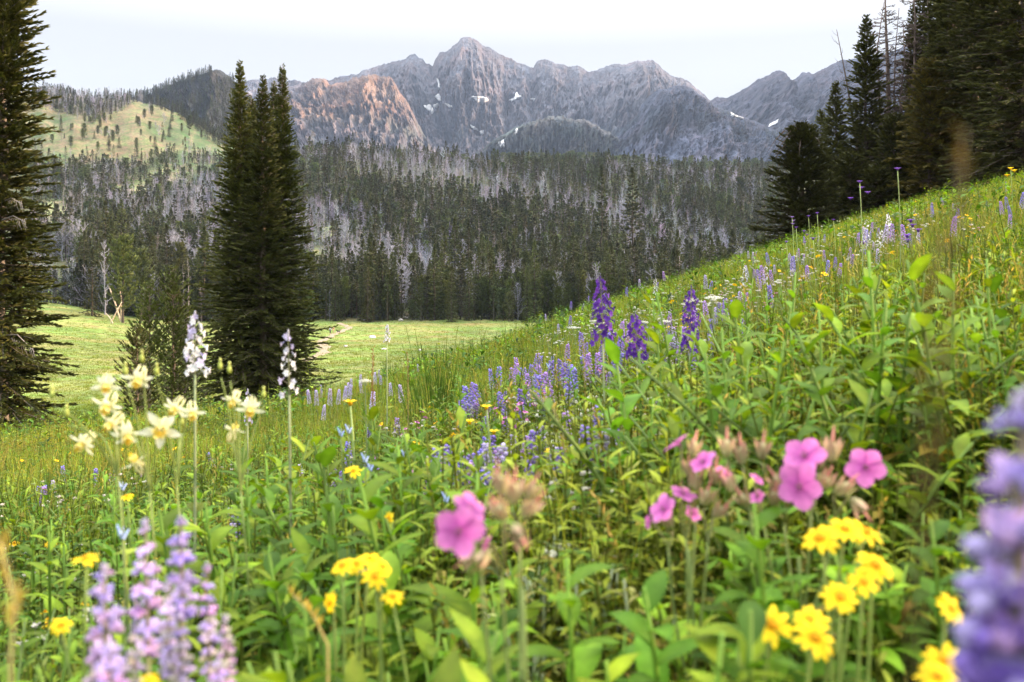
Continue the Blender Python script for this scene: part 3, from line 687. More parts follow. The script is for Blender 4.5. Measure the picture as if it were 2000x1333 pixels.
# --- the cut off fir at the left border, and its neighbour
for i, (u, vt, d, R, lab) in enumerate([(4, -260, 39, 2.75, 'big dark fir with drooping boughs and a bare pale trunk, cut by the left border'),
                                        (-70, -180, 43, 3.6, 'dense dark fir behind the big fir at the left border')]):
    b, H = htree(u, vt, d)
    tr, cr = conifer(120 + i, H, R * (1.0, .85)[i], .02, .26, 9, .036, .50, .056, .50, (.088, .100, .027), (.30, .26, .22), sparse=.04, trunk_r=.27)
    plant_tree('fir_tree', lab, tr, cr, b, .6 + i, 1, 'dark firs at the left border')
    if i == 0:
        for j, (pu, pv, L, a) in enumerate([(4, 430, 1.3, .1), (2, 395, 1.2, .25), (3, 655, 1.7, -.35)]):
            g = G(); p0 = P(pu, pv, 38.2) - b; p1 = p0 + Vector((L * .5, -.3, L * .12 * (1 if j < 2 else .2))); p2 = p0 + Vector((L, -.5, -L * (.1 + .3 * (j == 2))))
            g.tube([p0, p1, p2], [.03, .022, .008], 5, (.34, .30, .27))
            for q in range(9):
                f = .3 + q * .08; c0 = p0.lerp(p2, f) + Vector((0, 0, .12)); g.tube([c0, c0 + Vector((.12, -.1, -.12 - .1 * (q % 3))), c0 + Vector((.2, -.1, -.38 - .12 * (q % 2)))], [.012, .009, .003], 3, (.34, .30, .27))
            t = thing('fallen_branch', ['dry grey bough caught in the left fir, middle height', 'upper dry grey bough caught in the left fir', 'twiggy bare grey bough low in the left fir'][j], 'branch', b); part('bough', g, M_DEAD, t)
# --- young pines left of the clump
for i, (u, vt, d, R, c, lab) in enumerate([(292, 556, 44, 1.25, MID, 'young bushy pine left of the central firs, the shorter one'),
        (338, 526, 47, 1.5, MID, 'young bushy pine touching the central firs, the taller one'),
        (268, 640, 38, .9, DARK, 'low dark sapling in front of the young pines'),
        (362, 600, 50, 1.5, DARK, 'dark young fir tucked against the left foot of the central firs')]):
    b, H = htree(u, vt, d)
    tr, cr = conifer(140 + i, H, R, .02, .26, 6, .10, .40, .055, .75, c, (.20, .15, .11), (.1, .9), .35, round_=.35, tuft=.25)
    plant_tree('young_pine' if i != 3 else 'fir_tree', lab, tr, cr, b, i, 1)
# --- firs and snags on the right-hand crest
GR = 'dark firs on the right-hand crest'
for i, (u, vt, d, R, sh, cut, lab) in enumerate([
    (1692, 30, 61, 2.2, .8, 0, 'pointed fir left of the tall bare snags on the crest'),
    (1632, 160, 63, 1.7, .85, 0, 'narrow pointed fir beside the broken topped tree on the crest'),
    (1604, 214, 66, 1.4, .85, 0, 'small fir peeping between the broken topped tree and the narrow fir'),
    (1806, -50, 62, 1.7, .65, 0, 'tall thin fir right of the bare snags with sparse boughs'),
    (1850, -110, 60, 2.3, .55, 0, 'dense black fir, first of the solid row right of the snags'),
    (1862, -160, 56, 2.6, .55, 0, 'black fir rising past the top of the photo, second of the solid row'),
    (1905, -220, 52, 2.6, .5, 0, 'black fir rising past the top of the photo, third of the solid row'),
    (1952, -280, 48, 2.7, .5, 0, 'broad black fir, last but one of the row at the right border'),
    (2005, -330, 45, 2.7, .5, 0, 'broad black fir cut by the right border'),
    (1745, 225, 58, 2.3, .7, 0, 'shorter dark fir filling the foot of the snags'),
    (1790, 200, 60, 2.2, .7, 0, 'dark fir between the snags and the solid row'),
    (1660, 300, 59, 2.2, .7, 0, 'low wide fir under the pointed fir on the crest'),
    (1716, 330, 57, 2.4, .7, 0, 'low wide fir on the crest in front of the snags'),
    (1880, -60, 66, 3.0, .5, 0, 'black fir at the back of the solid row, between two taller ones'), (1935, -80, 62, 3.0, .5, 0, 'black fir deep in the solid row near the right border'), (1985, 60, 58, 3.0, .5, 0, 'lower black fir deep in the row at the right border'), (1835, 90, 66, 2.6, .6, 0, 'black fir behind the dark fir between the snags and the row'), (1690, 250, 66, 2.8, .6, 0, 'wide black fir behind the pointed fir'), (1640, 330, 62, 2.8, .6, 0, 'wide black fir behind the broken topped tree'),
    (1783, 10, 64, 1.5, .75, 0, 'narrow black fir at the left edge of the solid row, behind the bare snags'),
    (1815, 120, 53, 2.2, .6, 0, 'shaggy fir before the solid row with olive tips')]):
    b, H = htree(u, vt, d, .6)
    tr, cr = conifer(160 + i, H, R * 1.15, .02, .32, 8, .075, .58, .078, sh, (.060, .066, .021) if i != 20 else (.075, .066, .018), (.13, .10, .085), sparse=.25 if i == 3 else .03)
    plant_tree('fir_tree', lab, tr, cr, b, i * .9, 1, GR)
# broken topped, wide skirted tree
b, H = htree(1566, 240, 56)
tr, cr = conifer(190, H, 3.3, .02, .24, 9, .058, .58, .062, .66, (.058, .064, .019), (.15, .115, .095), (-.2, .25), .22, trunk_r=.24, top_cut=.02)
rs = np.random.default_rng(5)
for k in range(11):
    a = rs.uniform(0, 2 * PI) if k > 2 else PI * (.9 + .12 * k); L = rs.uniform(1.0, 2.4); z = H * rs.uniform(.80, .98)
    q = [Vector((math.cos(a) * L * s, math.sin(a) * L * s, z + L * (.35 * s - 1.0 * s ** 2.2))) for s in (0, .25, .5, .75, 1)]
    tr.tube(q, [.04, .034, .028, .02, .008], 4, (.14, .105, .085))
    for s in range(6):
        c0 = q[1].lerp(q[4], s / 6) ; tr.tube([c0, c0 + Vector((rs.uniform(-.3, .3), rs.uniform(-.3, .3), rs.uniform(-.35, .1)))], [.012, .004], 3, (.14, .105, .085))
plant_tree('fir_tree', 'broken topped fir with hooked bare boughs and a wide skirt on the crest', tr, cr, b, 0, 1, GR)
GS = 'bare snags on the right-hand crest'
for i, (u, vt, d, tr_, nb, lab) in enumerate([(1716, 8, 63, .10, 70, 'thin bare snag just right of the pointed fir'), (1736, -60, 64, .22, 120, 'thickest bare snag on the crest, full of short twigs'),
        (1752, 18, 66, .09, 60, 'thin bare snag next to the thickest one'), (1763, 40, 63, .08, 55, 'thinnest short snag on the crest'), (1783, -70, 61, .15, 90, 'tall bare snag against the row of black firs'), (1805, -60, 61, .10, 60, 'pale barked snag half inside the black firs')]):
    b, H = htree(u, vt, d, .5)
    g, br = snag(200 + i, H, nb, 1.35, (-.6, .25), (.13, .10, .09) if i != 5 else (.26, .20, .17), max(tr_ * 1.35, .15), .036, 7, .2, .35)
    plant_tree('dead_tree', lab, g, br, b, i, 1, GS, (M_DEAD, M_DEAD), cname='crown')
b = gp(1690, 62); top = P(1634, 58, 62)
g = G(); v = top - Vector(b); pts = [v * s + Vector((-.8 * math.sin(PI * s) * -.25, 0, 0)) for s in np.linspace(.0, 1, 8)]
g.tube(pts, np.linspace(.14, .02, 8), 5, (.15, .12, .105)); br = G(); rs = np.random.default_rng(8)
for k in range(34):
    s = rs.uniform(.45, .98); p = v * s; a = rs.uniform(0, 2 * PI); L = rs.uniform(.25, .8)
    br.tube([p, p + Vector((math.cos(a) * L * .6 - .1, math.sin(a) * L * .6, L * .25)), p + Vector((math.cos(a) * L * .8 - .25, math.sin(a) * L * .8, L * .9))], [.018, .013, .005], 3, (.15, .12, .105))
plant_tree('dead_tree', 'leaning bare snag crossing the sky left of the pointed fir', g, br, b, 0, 1, None, (M_DEAD, M_DEAD), cname='crown')

# --- the forest beyond the meadow: templates
def far_fir(seed, H=20, R=2.1, col=MID, **k):
    a = dict(clear=.02, gap=.72, per=7, twig=.36, tl=1.0, tw=.24, shape=.92, col=col, bark=(.08, .065, .05), wood=False, minw=.03); a.update(k); return conifer(seed, H, R, **a)
FD, FM = (.058, .067, .026), (.066, .082, .030)
FIRS = [far_fir(300 + i, 20, R, c) for i, (R, c) in enumerate([(2.7, FD), (2.2, (.045, .05, .016)), (3.0, FM), (1.9, (.05, .062, .02)), (3.3, (.052, .064, .024)), (2.5, (.06, .076, .026))])]
PINES = [far_fir(320 + i, 14, R, c, clear=.14, shape=.6, round_=.75, pitch=(.2, .9), upc=.5, tuft=.5, tw=.30, tl=1.0) for i, (R, c) in enumerate([(2.4, (.075, .095, .028)), (3.0, (.065, .085, .026)), (2.0, (.09, .10, .03)), (2.6, (.06, .075, .03))])]
SNAGS = [snag(340 + i, 16, n, L, r, c, .22, .08, 4, .10, .5, 5) for i, (n, L, r, c) in enumerate([(46, 3.4, (.3, 1.5), (.235, .235, .275)), (36, 2.6, (.3, 1.3), (.205, .205, .235)), (56, 3.9, (.5, 1.7), (.25, .25, .285)), (30, 1.6, (-.3, .5), (.22, .19, .185)), (40, 3.0, (.2, 1.2), (.22, .22, .25)), (44, 2.0, (-.4, .3), (.17, .145, .135))])]
LFIR = [two(*far_fir(360 + i, 18, R, c, gap=1.9, per=5, twig=1.35, tl=1.65, tw=.50)) for i, (R, c) in enumerate([(2.5, FD), (2.1, (.045, .05, .018)), (2.9, FM), (2.3, (.05, .062, .026))])]
LPINE = [two(*far_fir(370 + i, 13, R, c, clear=.12, shape=.6, round_=.75, pitch=(.2, .9), upc=.5, tuft=.5, gap=1.4, twig=1.0, tl=1.6, tw=.6)) for i, (R, c) in enumerate([(2.6, (.065, .085, .03)), (3.1, (.055, .07, .03))])]
LSNAG = [lump(*snag(380 + i, 14, n, L, r, c, .22, .095, 1, .1, .5, 3)) for i, (n, L, r, c) in enumerate([(22, 3.2, (.3, 1.5), (.215, .215, .26)), (22, 2.5, (.3, 1.2), (.175, .175, .21)), (30, 3.6, (.5, 1.7), (.235, .235, .275)), (20, 1.6, (-.2, .5), (.19, .175, .18))])]

def protos(kind, name, temps, mats):
    out = []
    for tr, cr in temps:
        out.append((mesh_np('trunk', *tr.arr()[:3], None, [mats[0]], True), mesh_np('crown', *cr.arr()[:3], None, [mats[1]])))
    return out
PF, PP, PS = protos(0, 'fir', FIRS, (M_BARK, M_NEEDLE)), protos(1, 'pine', PINES, (M_BARK, M_NEEDLE)), protos(2, 'snag', SNAGS, (M_DEAD, M_DEAD))
def put(name, pr, label, loc, rz, sc, group, cname='crown', parts=True):
    t = thing(name, label, 'tree', loc, rz, sc, group)
    link('trunk', pr[0], t); link(cname, pr[1], t); return t

# trees one can name along the near edge of the forest
NAMED = [  # kind, u, base v, top v, width factor, label
 ('f', 180, 618, 488, 1.0, 'dark pointed fir at the edge of the left slope, in front of the dead trunks'), ('f', 165, 575, 452, 1.0, 'tall fir behind the pointed one on the left slope'),
 ('f', 133, 592, 512, 1.4, 'small bushy fir alone on the left grass slope'), ('f', 205, 600, 395, .8, 'slender fir above the pale leaning trunks'), ('f', 237, 560, 392, .9, 'slim tall fir rising behind the round pine'),
 ('p', 240, 632, 462, 1.0, 'round green pine on a pale leaning trunk, left stand'), ('p', 276, 628, 490, 1.0, 'round green pine right of the pale leaning trunk'), ('p', 352, 600, 478, .8, 'thin pine with bare lower trunk beside the central firs'),
 ('f', 325, 600, 440, .9, 'dark fir between the round pines and the central firs'), ('f', 300, 590, 470, .8, 'narrow dark fir behind the round pines'), ('s', 205, 616, 470, .7, 'bare grey trunk behind the pointed fir on the left slope'),
 ('s', 358, 640, 520, .6, 'bare grey trunk left of the central firs'), ('s', 368, 640, 505, .6, 'second bare grey trunk left of the central firs'), ('s', 128, 500, 400, 1.3, 'pale broad dead tree high on the left slope'),
 ('f', 637, 616, 500, .9, 'dark fir at the meadow edge just right of the central firs'), ('f', 662, 616, 506, 1.1, 'second fir of the meadow edge right of the central firs'), ('f', 690, 618, 565, 1.5, 'small fir at the meadow edge near the hikers'),
 ('f', 730, 618, 470, .9, 'tall dark fir at the meadow edge behind the first boulder'), ('f', 755, 620, 520, 1.3, 'wide fir at the meadow edge left of the green bushes'), ('f', 770, 622, 592, 1.6, 'tiny bright fir by the first boulder'),
 ('p', 806, 622, 598, 1.3, 'low green bush pine beside the grey boulders'), ('p', 827, 623, 600, 1.3, 'round green bush pine right of the grey boulders'), ('s', 842, 612, 530, .8, 'grey dead fir with reddish trunk at the meadow edge'),
 ('f', 888, 600, 425, 1.0, 'tallest dark fir above the middle of the meadow edge'), ('f', 915, 600, 428, .9, 'tall dark fir next to the tallest at the meadow edge'), ('f', 868, 605, 455, .9, 'dark fir left of the tallest pair at the meadow edge'),
 ('p', 896, 618, 582, 1.3, 'yellowish bush at the meadow edge'), ('p', 941, 616, 542, 1.1, 'rounded green pine at the meadow edge under the tall firs'), ('s', 915, 610, 528, .9, 'grey brushy dead fir left of the rounded pine'), ('p', 1024, 616, 560, 1.1, 'yellow green rounded pine where the slope meets the meadow'),
 ('f', 1024, 632, 606, 1.5, 'little fir where the meadow meets the near slope'), ('f', 1048, 625, 552, .9, 'slim fir just over the crest of the near slope'), ('f', 1064, 622, 560, .9, 'second slim fir just over the crest of the near slope'),
 ('f', 865, 622, 611, 2.2, 'dark low shrub on the meadow under the tall firs'), ('f', 985, 612, 470, 1., 'dark fir right of the rounded pine'), ('f', 1120, 600, 455, 1., 'dark fir over the near crest left of the purple spikes'),
 ('f', 1235, 560, 330, .9, 'tall dark fir standing above the forest over the purple spikes'), ('f', 1175, 560, 325, .8, 'dark fir left of the tall one above the forest')]
occupied = []
for kd, u, vb, vt, wf, lab in NAMED:
    b = ghit(u, vb, 120); H = (vb - vt) / F * b.y
    k = rng.integers(0, 4)
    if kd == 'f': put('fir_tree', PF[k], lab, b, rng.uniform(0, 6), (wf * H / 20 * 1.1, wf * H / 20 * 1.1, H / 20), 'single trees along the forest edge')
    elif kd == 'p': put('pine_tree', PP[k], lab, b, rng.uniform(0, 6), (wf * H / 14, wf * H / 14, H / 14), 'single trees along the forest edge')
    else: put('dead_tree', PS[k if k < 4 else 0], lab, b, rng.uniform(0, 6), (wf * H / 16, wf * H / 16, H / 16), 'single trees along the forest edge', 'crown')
    occupied.append((b.x, b.y))
# pale leaning trunks and fallen logs under the round pines
for (u0, v0, u1, v1, r, lab) in [(236, 628, 213, 560, .30, 'pale leaning trunk under the round pine'), (238, 630, 232, 545, .45, 'thick cream coloured bare trunk under the round pine'), (268, 615, 272, 545, .42, 'cream trunk under the second round pine'),
        (215, 632, 238, 590, .22, 'bleached log leaning on the cream trunk'), (268, 622, 285, 605, .2, 'short bleached log beside the second cream trunk'), (140, 582, 158, 580, .25, 'grey log lying on the left grass slope'), (222, 634, 207, 612, .2, 'bleached log end in the grass at the left stand')]:
    b = ghit(u0, v0, 120); e = P(u1, v1, b.y - .5) - b; g = G(); g.tube([(0, 0, -.3), e * .5 + Vector((.1, 0, .1)), e], [r, r * .8, r * .45], 6, (.50, .40, .30)); br = G()
    for s in (.6,): br.tube([e * s, e * s + Vector((.9 * (-1) ** int(s * 20), .2, .7))], [r * .3, .03], 4, (.45, .37, .29))
    t = thing('log', lab, 'log', b); part('trunk', g, M_DEAD, t, True); part('broken_limb', br, M_DEAD, t)

# the mass of the forest
def forest_sites(n):
    u = rng.uniform(60, 1560, n * 3); y = np.exp(rng.uniform(math.log(292), math.log(1230), n * 3))
    keep = rng.random(n * 3) < np.clip((y / 700) ** 1.5, .10, 1); u, y = u[keep], y[keep]
    x = (u - 1000) / F * y; z = gz(x, y); v = HV - F * z / y
    ok = np.ones(len(u), bool)
    edge = 296 + 12 * fbm(u * .02, u * 0, 77, 3) - 28 * sstep(420, 200, u); ok &= y > edge
    ok &= ~((u < 150) & (y < 430) & (v > 430 + (150 - u) * .0)); ok &= ~((u < 175) & (y < 350))
    # the open grass hill keeps only its ridge wood and a few loose trees
    hillside = (y > 850) & (u < 470)
    n1 = fbm(u * .03, v * .05, 33, 4)
    ridge_v = np.interp(u, [60, 180, 225, 262, 285, 470], [208, 236, 226, 200, 186, 170])
    ok &= ~(hillside & (v > ridge_v + 14 * n1) & (v < 306) & (rng.random(len(u)) > .012))
    for (gu, gv, ru, rv) in GLADES: ok &= ~((np.hypot((u - gu) / ru, (v - gv) / rv) < 1.) & (rng.random(len(u)) < .93))
    ok &= ~((y > 1000) & (u > 460) & (rng.random(len(u)) < .5))
    return u[ok], y[ok], x[ok], z[ok], v[ok]
u, y, x, z, v = forest_sites(7600)
print('forest sites', len(u))
cl = 1.5 * fbm((x * .55 + y * .83) * .016, (x * .83 - y * .55) * .006, 55, 4) + .4 * fbm(x * .04, y * .04, 57, 3)
r = rng.random(len(u))
dead_p = np.clip(sstep(300, 430, y) * .46 + .08 + 1.1 * cl * sstep(310, 420, y), .08, .85)
dead_p = np.where(u < 330, np.clip(dead_p * .75, .04, .75), dead_p); dead_p = np.where((y > 850) & (u < 470), .38, dead_p)
pine_p = .10 + .08 * (y < 340) + .08 * (u < 420)
kind = np.where(r < dead_p, 2, np.where(r < dead_p + (1 - dead_p) * pine_p * 1.6, 1, 0))
hh = np.where(kind == 0, rng.normal(17.5, 5., len(u)), np.where(kind == 1, rng.normal(12, 3., len(u)), rng.normal(14, 3.4, len(u)))) * (1 + .25 * fbm(x * .02, y * .02, 58, 3)); hh = np.clip(hh, 4, 29)
hh = np.where((y < 420) & (kind == 0), hh * rng.uniform(.7, 1.2, len(u)), hh); hh = np.where((u < 470) & (y > 850), hh * .72, hh)
ridge_ok = (u < 470) & (y > 850)
apx = hh / y
ro = rng.uniform(0, 6.28, len(u)); wd = rng.uniform(.8, 1.25, len(u))
used = np.zeros(len(u), bool)
for kd, name, pr, base, cn, cap, lab in ((0, 'fir_tree', PF, 20, 'crown', 262, ('dark green fir of the forest front bordering the meadow', 'dark green fir on the lower forest slope among grey dead trees')),
                              (1, 'pine_tree', PP, 14, 'crown', 150, ('rounded green pine of the forest front bordering the meadow', 'rounded green pine on the wooded slope among firs')),
                              (2, 'dead_tree', PS, 16, 'limbs', 280, ('bare grey dead tree standing among the front firs', 'bare grey dead tree with upswept limbs on the forest slope'))):
    s = np.nonzero((kind == kd) & (u > 90) & (u < 1500))[0]; s = s[np.argsort(-apx[s])][:cap]
    for i in s:
        near = y[i] < 360; h = hh[i] / base
        put(name, pr[rng.integers(0, len(pr))], lab[0 if near else 1], (x[i], y[i], z[i] - .3), ro[i], (h * wd[i], h * wd[i], h), ('front ' if near else 'slope ') + {0: 'firs', 1: 'pines', 2: 'dead trees'}[kd] + ' of the forest', cn)
    used[s] = True
rest = ~used
def mass(k, temps, base, nm, mats, lab, extra=None):
    s = np.nonzero(rest & (kind == k))[0]
    px, py, pz, ph, pr_ = x[s], y[s], z[s] - .3, hh[s], ro[s]; wv = wd[s]
    if extra is not None:
        px, py, pz, ph = [np.concatenate(q) for q in zip((px, py, pz, ph), extra)]; pr_ = np.concatenate([pr_, rng.uniform(0, 6.28, len(extra[0]))]); wv = np.concatenate([wv, rng.uniform(.8, 1.25, len(extra[0]))])
    n = len(px); h = ph / base
    cm = rng.uniform(.7, 1.3, (n, 1)) * (1 + rng.normal(0, .06, (n, 3)))
    return stuff(nm, scatter(temps, rng.integers(0, len(temps), n), np.stack([px, py, pz], 1), pr_, np.stack([h * wv, h * wv, h], 1), None, cm), mats, lab)
CRX = A(HL, float)
# firs on the dark hill, on the buttress shoulder and on the pale knoll
ex = []
for k in range(5200):
    q = rng.random()
    if q < .78: uu = rng.uniform(190, 520); vv = rng.uniform(135, 300)
    elif q < .93: uu = rng.uniform(1330, 1560); vv = rng.uniform(195, 300)
    else: uu = rng.uniform(960, 1200); vv = rng.uniform(225, 300)
    h = mhit(uu, vv)
    if h is None: continue
    nm = h[3].name
    if nm == 'hill' and (rng.random() < .85) and not (412 < uu < 452 and vv < 160): ex.append((h[0].x, h[0].y, h[0].z - 1, rng.uniform(10, 19)))
    elif nm == 'mountain_buttress' and uu > 1335 and vv - np.interp(uu, [1335, 1420, 1560], [190, 214, 280]) < 34 and rng.random() < .6: ex.append((h[0].x, h[0].y, h[0].z - 1, rng.uniform(9, 15)))
    elif nm == 'rock_knoll' and rng.random() < .5: ex.append((h[0].x, h[0].y, h[0].z - 1, rng.uniform(6, 11)))
for k in range(420):
    uu = rng.uniform(200, 520); vc = np.interp(uu, CRX[:, 0], CRX[:, 1]); h = mhit(uu, vc + rng.uniform(1, 14))
    if h is not None and h[3].name == 'hill' and not (415 < uu < 447): ex.append((h[0].x, h[0].y, h[0].z - 1, rng.uniform(12, 22)))
for k in range(420):
    uu = rng.uniform(285, 450); vv = np.interp(uu, [285, 340, 440], [205, 222, 296]) + rng.uniform(-26, 3); b = ghit(uu, vv, 850)
    if b.y < 1350: ex.append((b.x, b.y, b.z - .5, rng.uniform(8, 17)))
rd = []
for k in range(900):
    uu = rng.uniform(62, 300); vv = rng.uniform(176, np.interp(uu, [60, 180, 225, 262, 300], [212, 236, 226, 204, 200])); b = ghit(uu, vv, 850)
    if b.y < 1300: (rd if rng.random() < .55 else ex).append((b.x, b.y, b.z - .5, rng.uniform(9, 17)))
# rounded trees of the bluish wood between the forest top and the mountain
pe = []
for k in range(420):
    uu = rng.uniform(980, 1560); yy = rng.uniform(1280, 1520); g_ = gp(uu, yy)
    if fbm(uu * .03, yy * .004, 91, 3) > -.12: pe.append((g_.x, g_.y, g_.z - 1, rng.uniform(13, 24)))
mass(0, LFIR, 18, 'fir_forest', [M_BARK, M_NEEDLE], 'dense mass of dark firs covering the upper slopes', tuple(A(ex).T))
mass(1, LPINE, 13, 'pine_forest', [M_BARK, M_NEEDLE], 'rounded green pines scattered through the upper forest', tuple(A(pe).T))
mass(2, LSNAG, 14, 'dead_forest', [M_DEAD], 'mass of bare grey beetle killed trees covering the slope', tuple(A(rd).T))
# loose trees on the open grass hill
for i in range(72):
    uu = float(np.clip(rng.choice([120, 190, 215, 290, 330, 370]) + rng.normal() * 16, 80, 430)); vb = rng.uniform(225, 296)
    if vb < np.interp(uu, [80, 300, 430], [238, 225, 290]): continue
    b = ghit(uu, vb, 700); H = rng.uniform(5, 13); put(('fir_tree', 'pine_tree', 'dead_tree')[i % 3], (PF, PP, PS)[i % 3][i % 4], ('small dark fir scattered on the open grass hill', 'small rounded pine scattered on the open grass hill', 'small grey dead tree scattered on the open grass hill')[i % 3], b, i, (H / 14 * 1.2, H / 14 * 1.2, H / (20, 14, 16)[i % 3]), ('scattered small firs', 'scattered small pines', 'scattered small dead trees')[i % 3] + ' of the grass hill', ('crown', 'crown', 'crown')[i % 3])
for i, (uu, vb, vt, kd, lab) in enumerate([(119, 258, 226, 'f', 'dark fir alone on the grass hill, nearest the big left fir'), (165, 270, 243, 'p', 'round dark pine low on the grass hill'), (196, 254, 236, 'p', 'small dark pine pair uphill of the round pine on the grass hill'), (229, 267, 246, 'p', 'round dark pine in the middle of the grass hill'),
        (273, 248, 230, 'f', 'small fir in the middle of the grass hill'), (336, 240, 210, 'f', 'dark fir at the far end of the grass hill ridge'), (304, 254, 240, 's', 'small grey dead tree on the grass hill'), (370, 258, 228, 'p', 'dark round pine at the right rim of the grass hill'), (216, 236, 226, 'p', 'tiny shrub high on the grass hill'), (292, 222, 198, 's', 'grey dead tree below the ridge of the grass hill'), (184, 272, 256, 'f', 'little fir beside the round pine low on the grass hill')]):
    b = ghit(uu, vb, 700); H = (vb - vt) / F * b.y
    if kd == 'f': put('fir_tree', PF[i % 4], lab, b, i, (H / 20 * 1.3, H / 20 * 1.3, H / 20), 'loose trees on the grass hill')
    elif kd == 'p': put('pine_tree', PP[i % 4], lab, b, i, (H / 14 * 1.3, H / 14 * 1.3, H / 14), 'loose trees on the grass hill')
    else: put('dead_tree', PS[i % 3], lab, b, i, (H / 16 * 1.2, H / 16 * 1.2, H / 16), 'loose trees on the grass hill', 'crown')
# ------------------------------------------------------------------ grass and ground cover of the near slope (nobody could count it)
def tuft(seed, n, h, w, spread, cols, segs=3, lean=.5):
    rs = np.random.default_rng(seed); g = G()
    for k in range(n):
        a = rs.uniform(0, 2 * PI); r = spread * math.sqrt(rs.random()); l = h * rs.uniform(.5, 1.1); ln = rs.uniform(.05, lean)
        p = A([math.cos(a) * r, math.sin(a) * r, -.03]); b = rs.uniform(0, 2 * PI); d = A([math.cos(b), math.sin(b), 0])
        t = np.linspace(0, 1, segs + 1); pts = p + np.outer(t ** 1.7 * l * ln, d) + np.outer(t * l * (1 - .35 * ln * t), [0, 0, 1.])
        sd = np.cross(d, [0, 0, 1.]); sd = sd * math.cos(rs.uniform(-1, 1)) + d * .4
        ww = w * rs.uniform(.6, 1.3) * (1 - t ** 1.5) * .5 + .0006
        V = np.stack([pts - np.outer(ww, sd), pts + np.outer(ww, sd)], 1).reshape(-1, 3); T = []
        for i in range(segs): T += [[2 * i, 2 * i + 1, 2 * i + 3], [2 * i, 2 * i + 3, 2 * i + 2]]
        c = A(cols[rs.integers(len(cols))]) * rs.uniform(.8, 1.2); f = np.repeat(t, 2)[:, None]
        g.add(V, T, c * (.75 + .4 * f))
    return g
GC = [(.15, .25, .035), (.19, .28, .04), (.12, .21, .03), (.24, .30, .05), (.28, .27, .09)]
def seedgrass(seed, n, h, col=(.30, .26, .11)):
    rs = np.random.default_rng(seed); g = G()
    for k in range(n):
        a = rs.uniform(0, 2 * PI); l = h * rs.uniform(.7, 1.1); d = A([math.cos(a), math.sin(a), 0]) * rs.uniform(.05, .3)
        p = A([rs.normal() * .05, rs.normal() * .05, -.02]); q = [p, p + d * l * .3 + A([0, 0, l * .55]), p + d * l * .8 + A([0, 0, l])]
        g.tube(q, [.0022, .0018, .001], 3, (.20, .22, .07)); hd = A(q[2])
        for j in range(7):
            c = A(q[1]) * (1 - (.62 + j * .06)) + hd * (.62 + j * .06); b = rs.uniform(0, 2 * PI)
            g.leaf(c, (math.cos(b) * .5 + d[0], math.sin(b) * .5 + d[1], .9), (1, 0, 0), .022, .005, .2, A(col) * rs.uniform(.8, 1.3), None, 2)
    return g
def forb(seed, h, n, ll, lw, col, droop=.7, stemc=(.13, .17, .05), segs=3):
    """leafy stalk"""
    rs = np.random.default_rng(seed); g = G(); dx = rs.normal(0, .08, 2) * h
    st = [A([0, 0, -.02]), A([dx[0] * .4, dx[1] * .4, h * .55]), A([dx[0], dx[1], h])]
    g.tube(st, [.004, .003, .0015], 3, stemc)
    for k in range(n):
        f = .12 + .86 * k / n; p = st[0] * (1 - f) ** 2 + st[1] * 2 * f * (1 - f) + st[2] * f * f
        a = k * 2.4 + rs.uniform(-.4, .4); s = (1.1 - .65 * f) * rs.uniform(.75, 1.2); e = rs.uniform(.2, .9)
        g.leaf(p, (math.cos(a), math.sin(a), e), (-math.cos(a) * e, -math.sin(a) * e, 1), ll * s, lw * s, droop * rs.uniform(.5, 1.4), (A(col) if rs.random() > .1 else A([.22, .19, .07])) * rs.uniform(.6, 1.35), None, segs, 0, .2)
    return g
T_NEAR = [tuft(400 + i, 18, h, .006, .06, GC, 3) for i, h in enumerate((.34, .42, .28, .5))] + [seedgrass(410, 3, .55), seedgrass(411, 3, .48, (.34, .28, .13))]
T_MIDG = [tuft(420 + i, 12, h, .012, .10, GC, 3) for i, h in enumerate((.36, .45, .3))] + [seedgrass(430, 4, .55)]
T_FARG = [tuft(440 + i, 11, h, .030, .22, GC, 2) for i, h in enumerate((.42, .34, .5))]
FCOL = [(.09, .19, .03), (.17, .28, .035), (.055, .12, .025), (.23, .30, .05), (.21, .24, .11)]
T_FORB = [forb(450 + i, h, n, l, w, c) for i, (h, n, l, w, c) in enumerate([(.40, 16, .10, .028, FCOL[0]), (.34, 14, .095, .036, FCOL[1]), (.46, 20, .085, .02, FCOL[3]), (.30, 12, .11, .042, FCOL[2]), (.38, 26, .055, .013, FCOL[4])])]
FSPEC = [(.40, 13, .115, .034, FCOL[0]), (.34, 11, .11, .042, FCOL[1]), (.46, 14, .10, .026, FCOL[3]), (.30, 10, .12, .048, FCOL[2]), (.38, 15, .08, .02, FCOL[4])]
T_FORBM = [forb(470 + i, *f, segs=2) for i, f in enumerate(FSPEC)]
T_FORBF = [forb(480 + i, f[0], 8, f[2] * 1.3, f[3] * 1.5, f[4], segs=2) for i, f in enumerate(FSPEC)]
def slope_sites(n, y0, y1, p, xm=.68, seed=1):
    """random places on the near slope; p sets how density falls with depth"""
    r = np.random.default_rng(seed); q = r.random(n); e = 2 - p
    y = (y0 ** e + q * (y1 ** e - y0 ** e)) ** (1 / e); x = r.uniform(-.76, 1.05, n) * y + r.uniform(-.8, 1.2, n) * (y0 < 3)
    u = 1000 + F * x / y; cr = np.interp(u, TU, T_CR); ok = y < cr * 1.18
    ok &= ~((u < 240) & (y > 60))
    return x[ok], y[ok], r
def tone(x, y, r, n):
    """patches of fresh, dry and dark growth"""
    a = fbm(x * .22, y * .22, 61, 4)[:, None]; b = fbm(x * .9, y * .9, 62, 3)[:, None]
    c = np.ones((n, 3)) * (1 + .30 * b) * r.uniform(.75, 1.25, (n, 1))
    dry = sstep(.08, .5, a) * .75; return c * (1 - dry) + c * A([1.38, 1.08, 1.15]) * dry
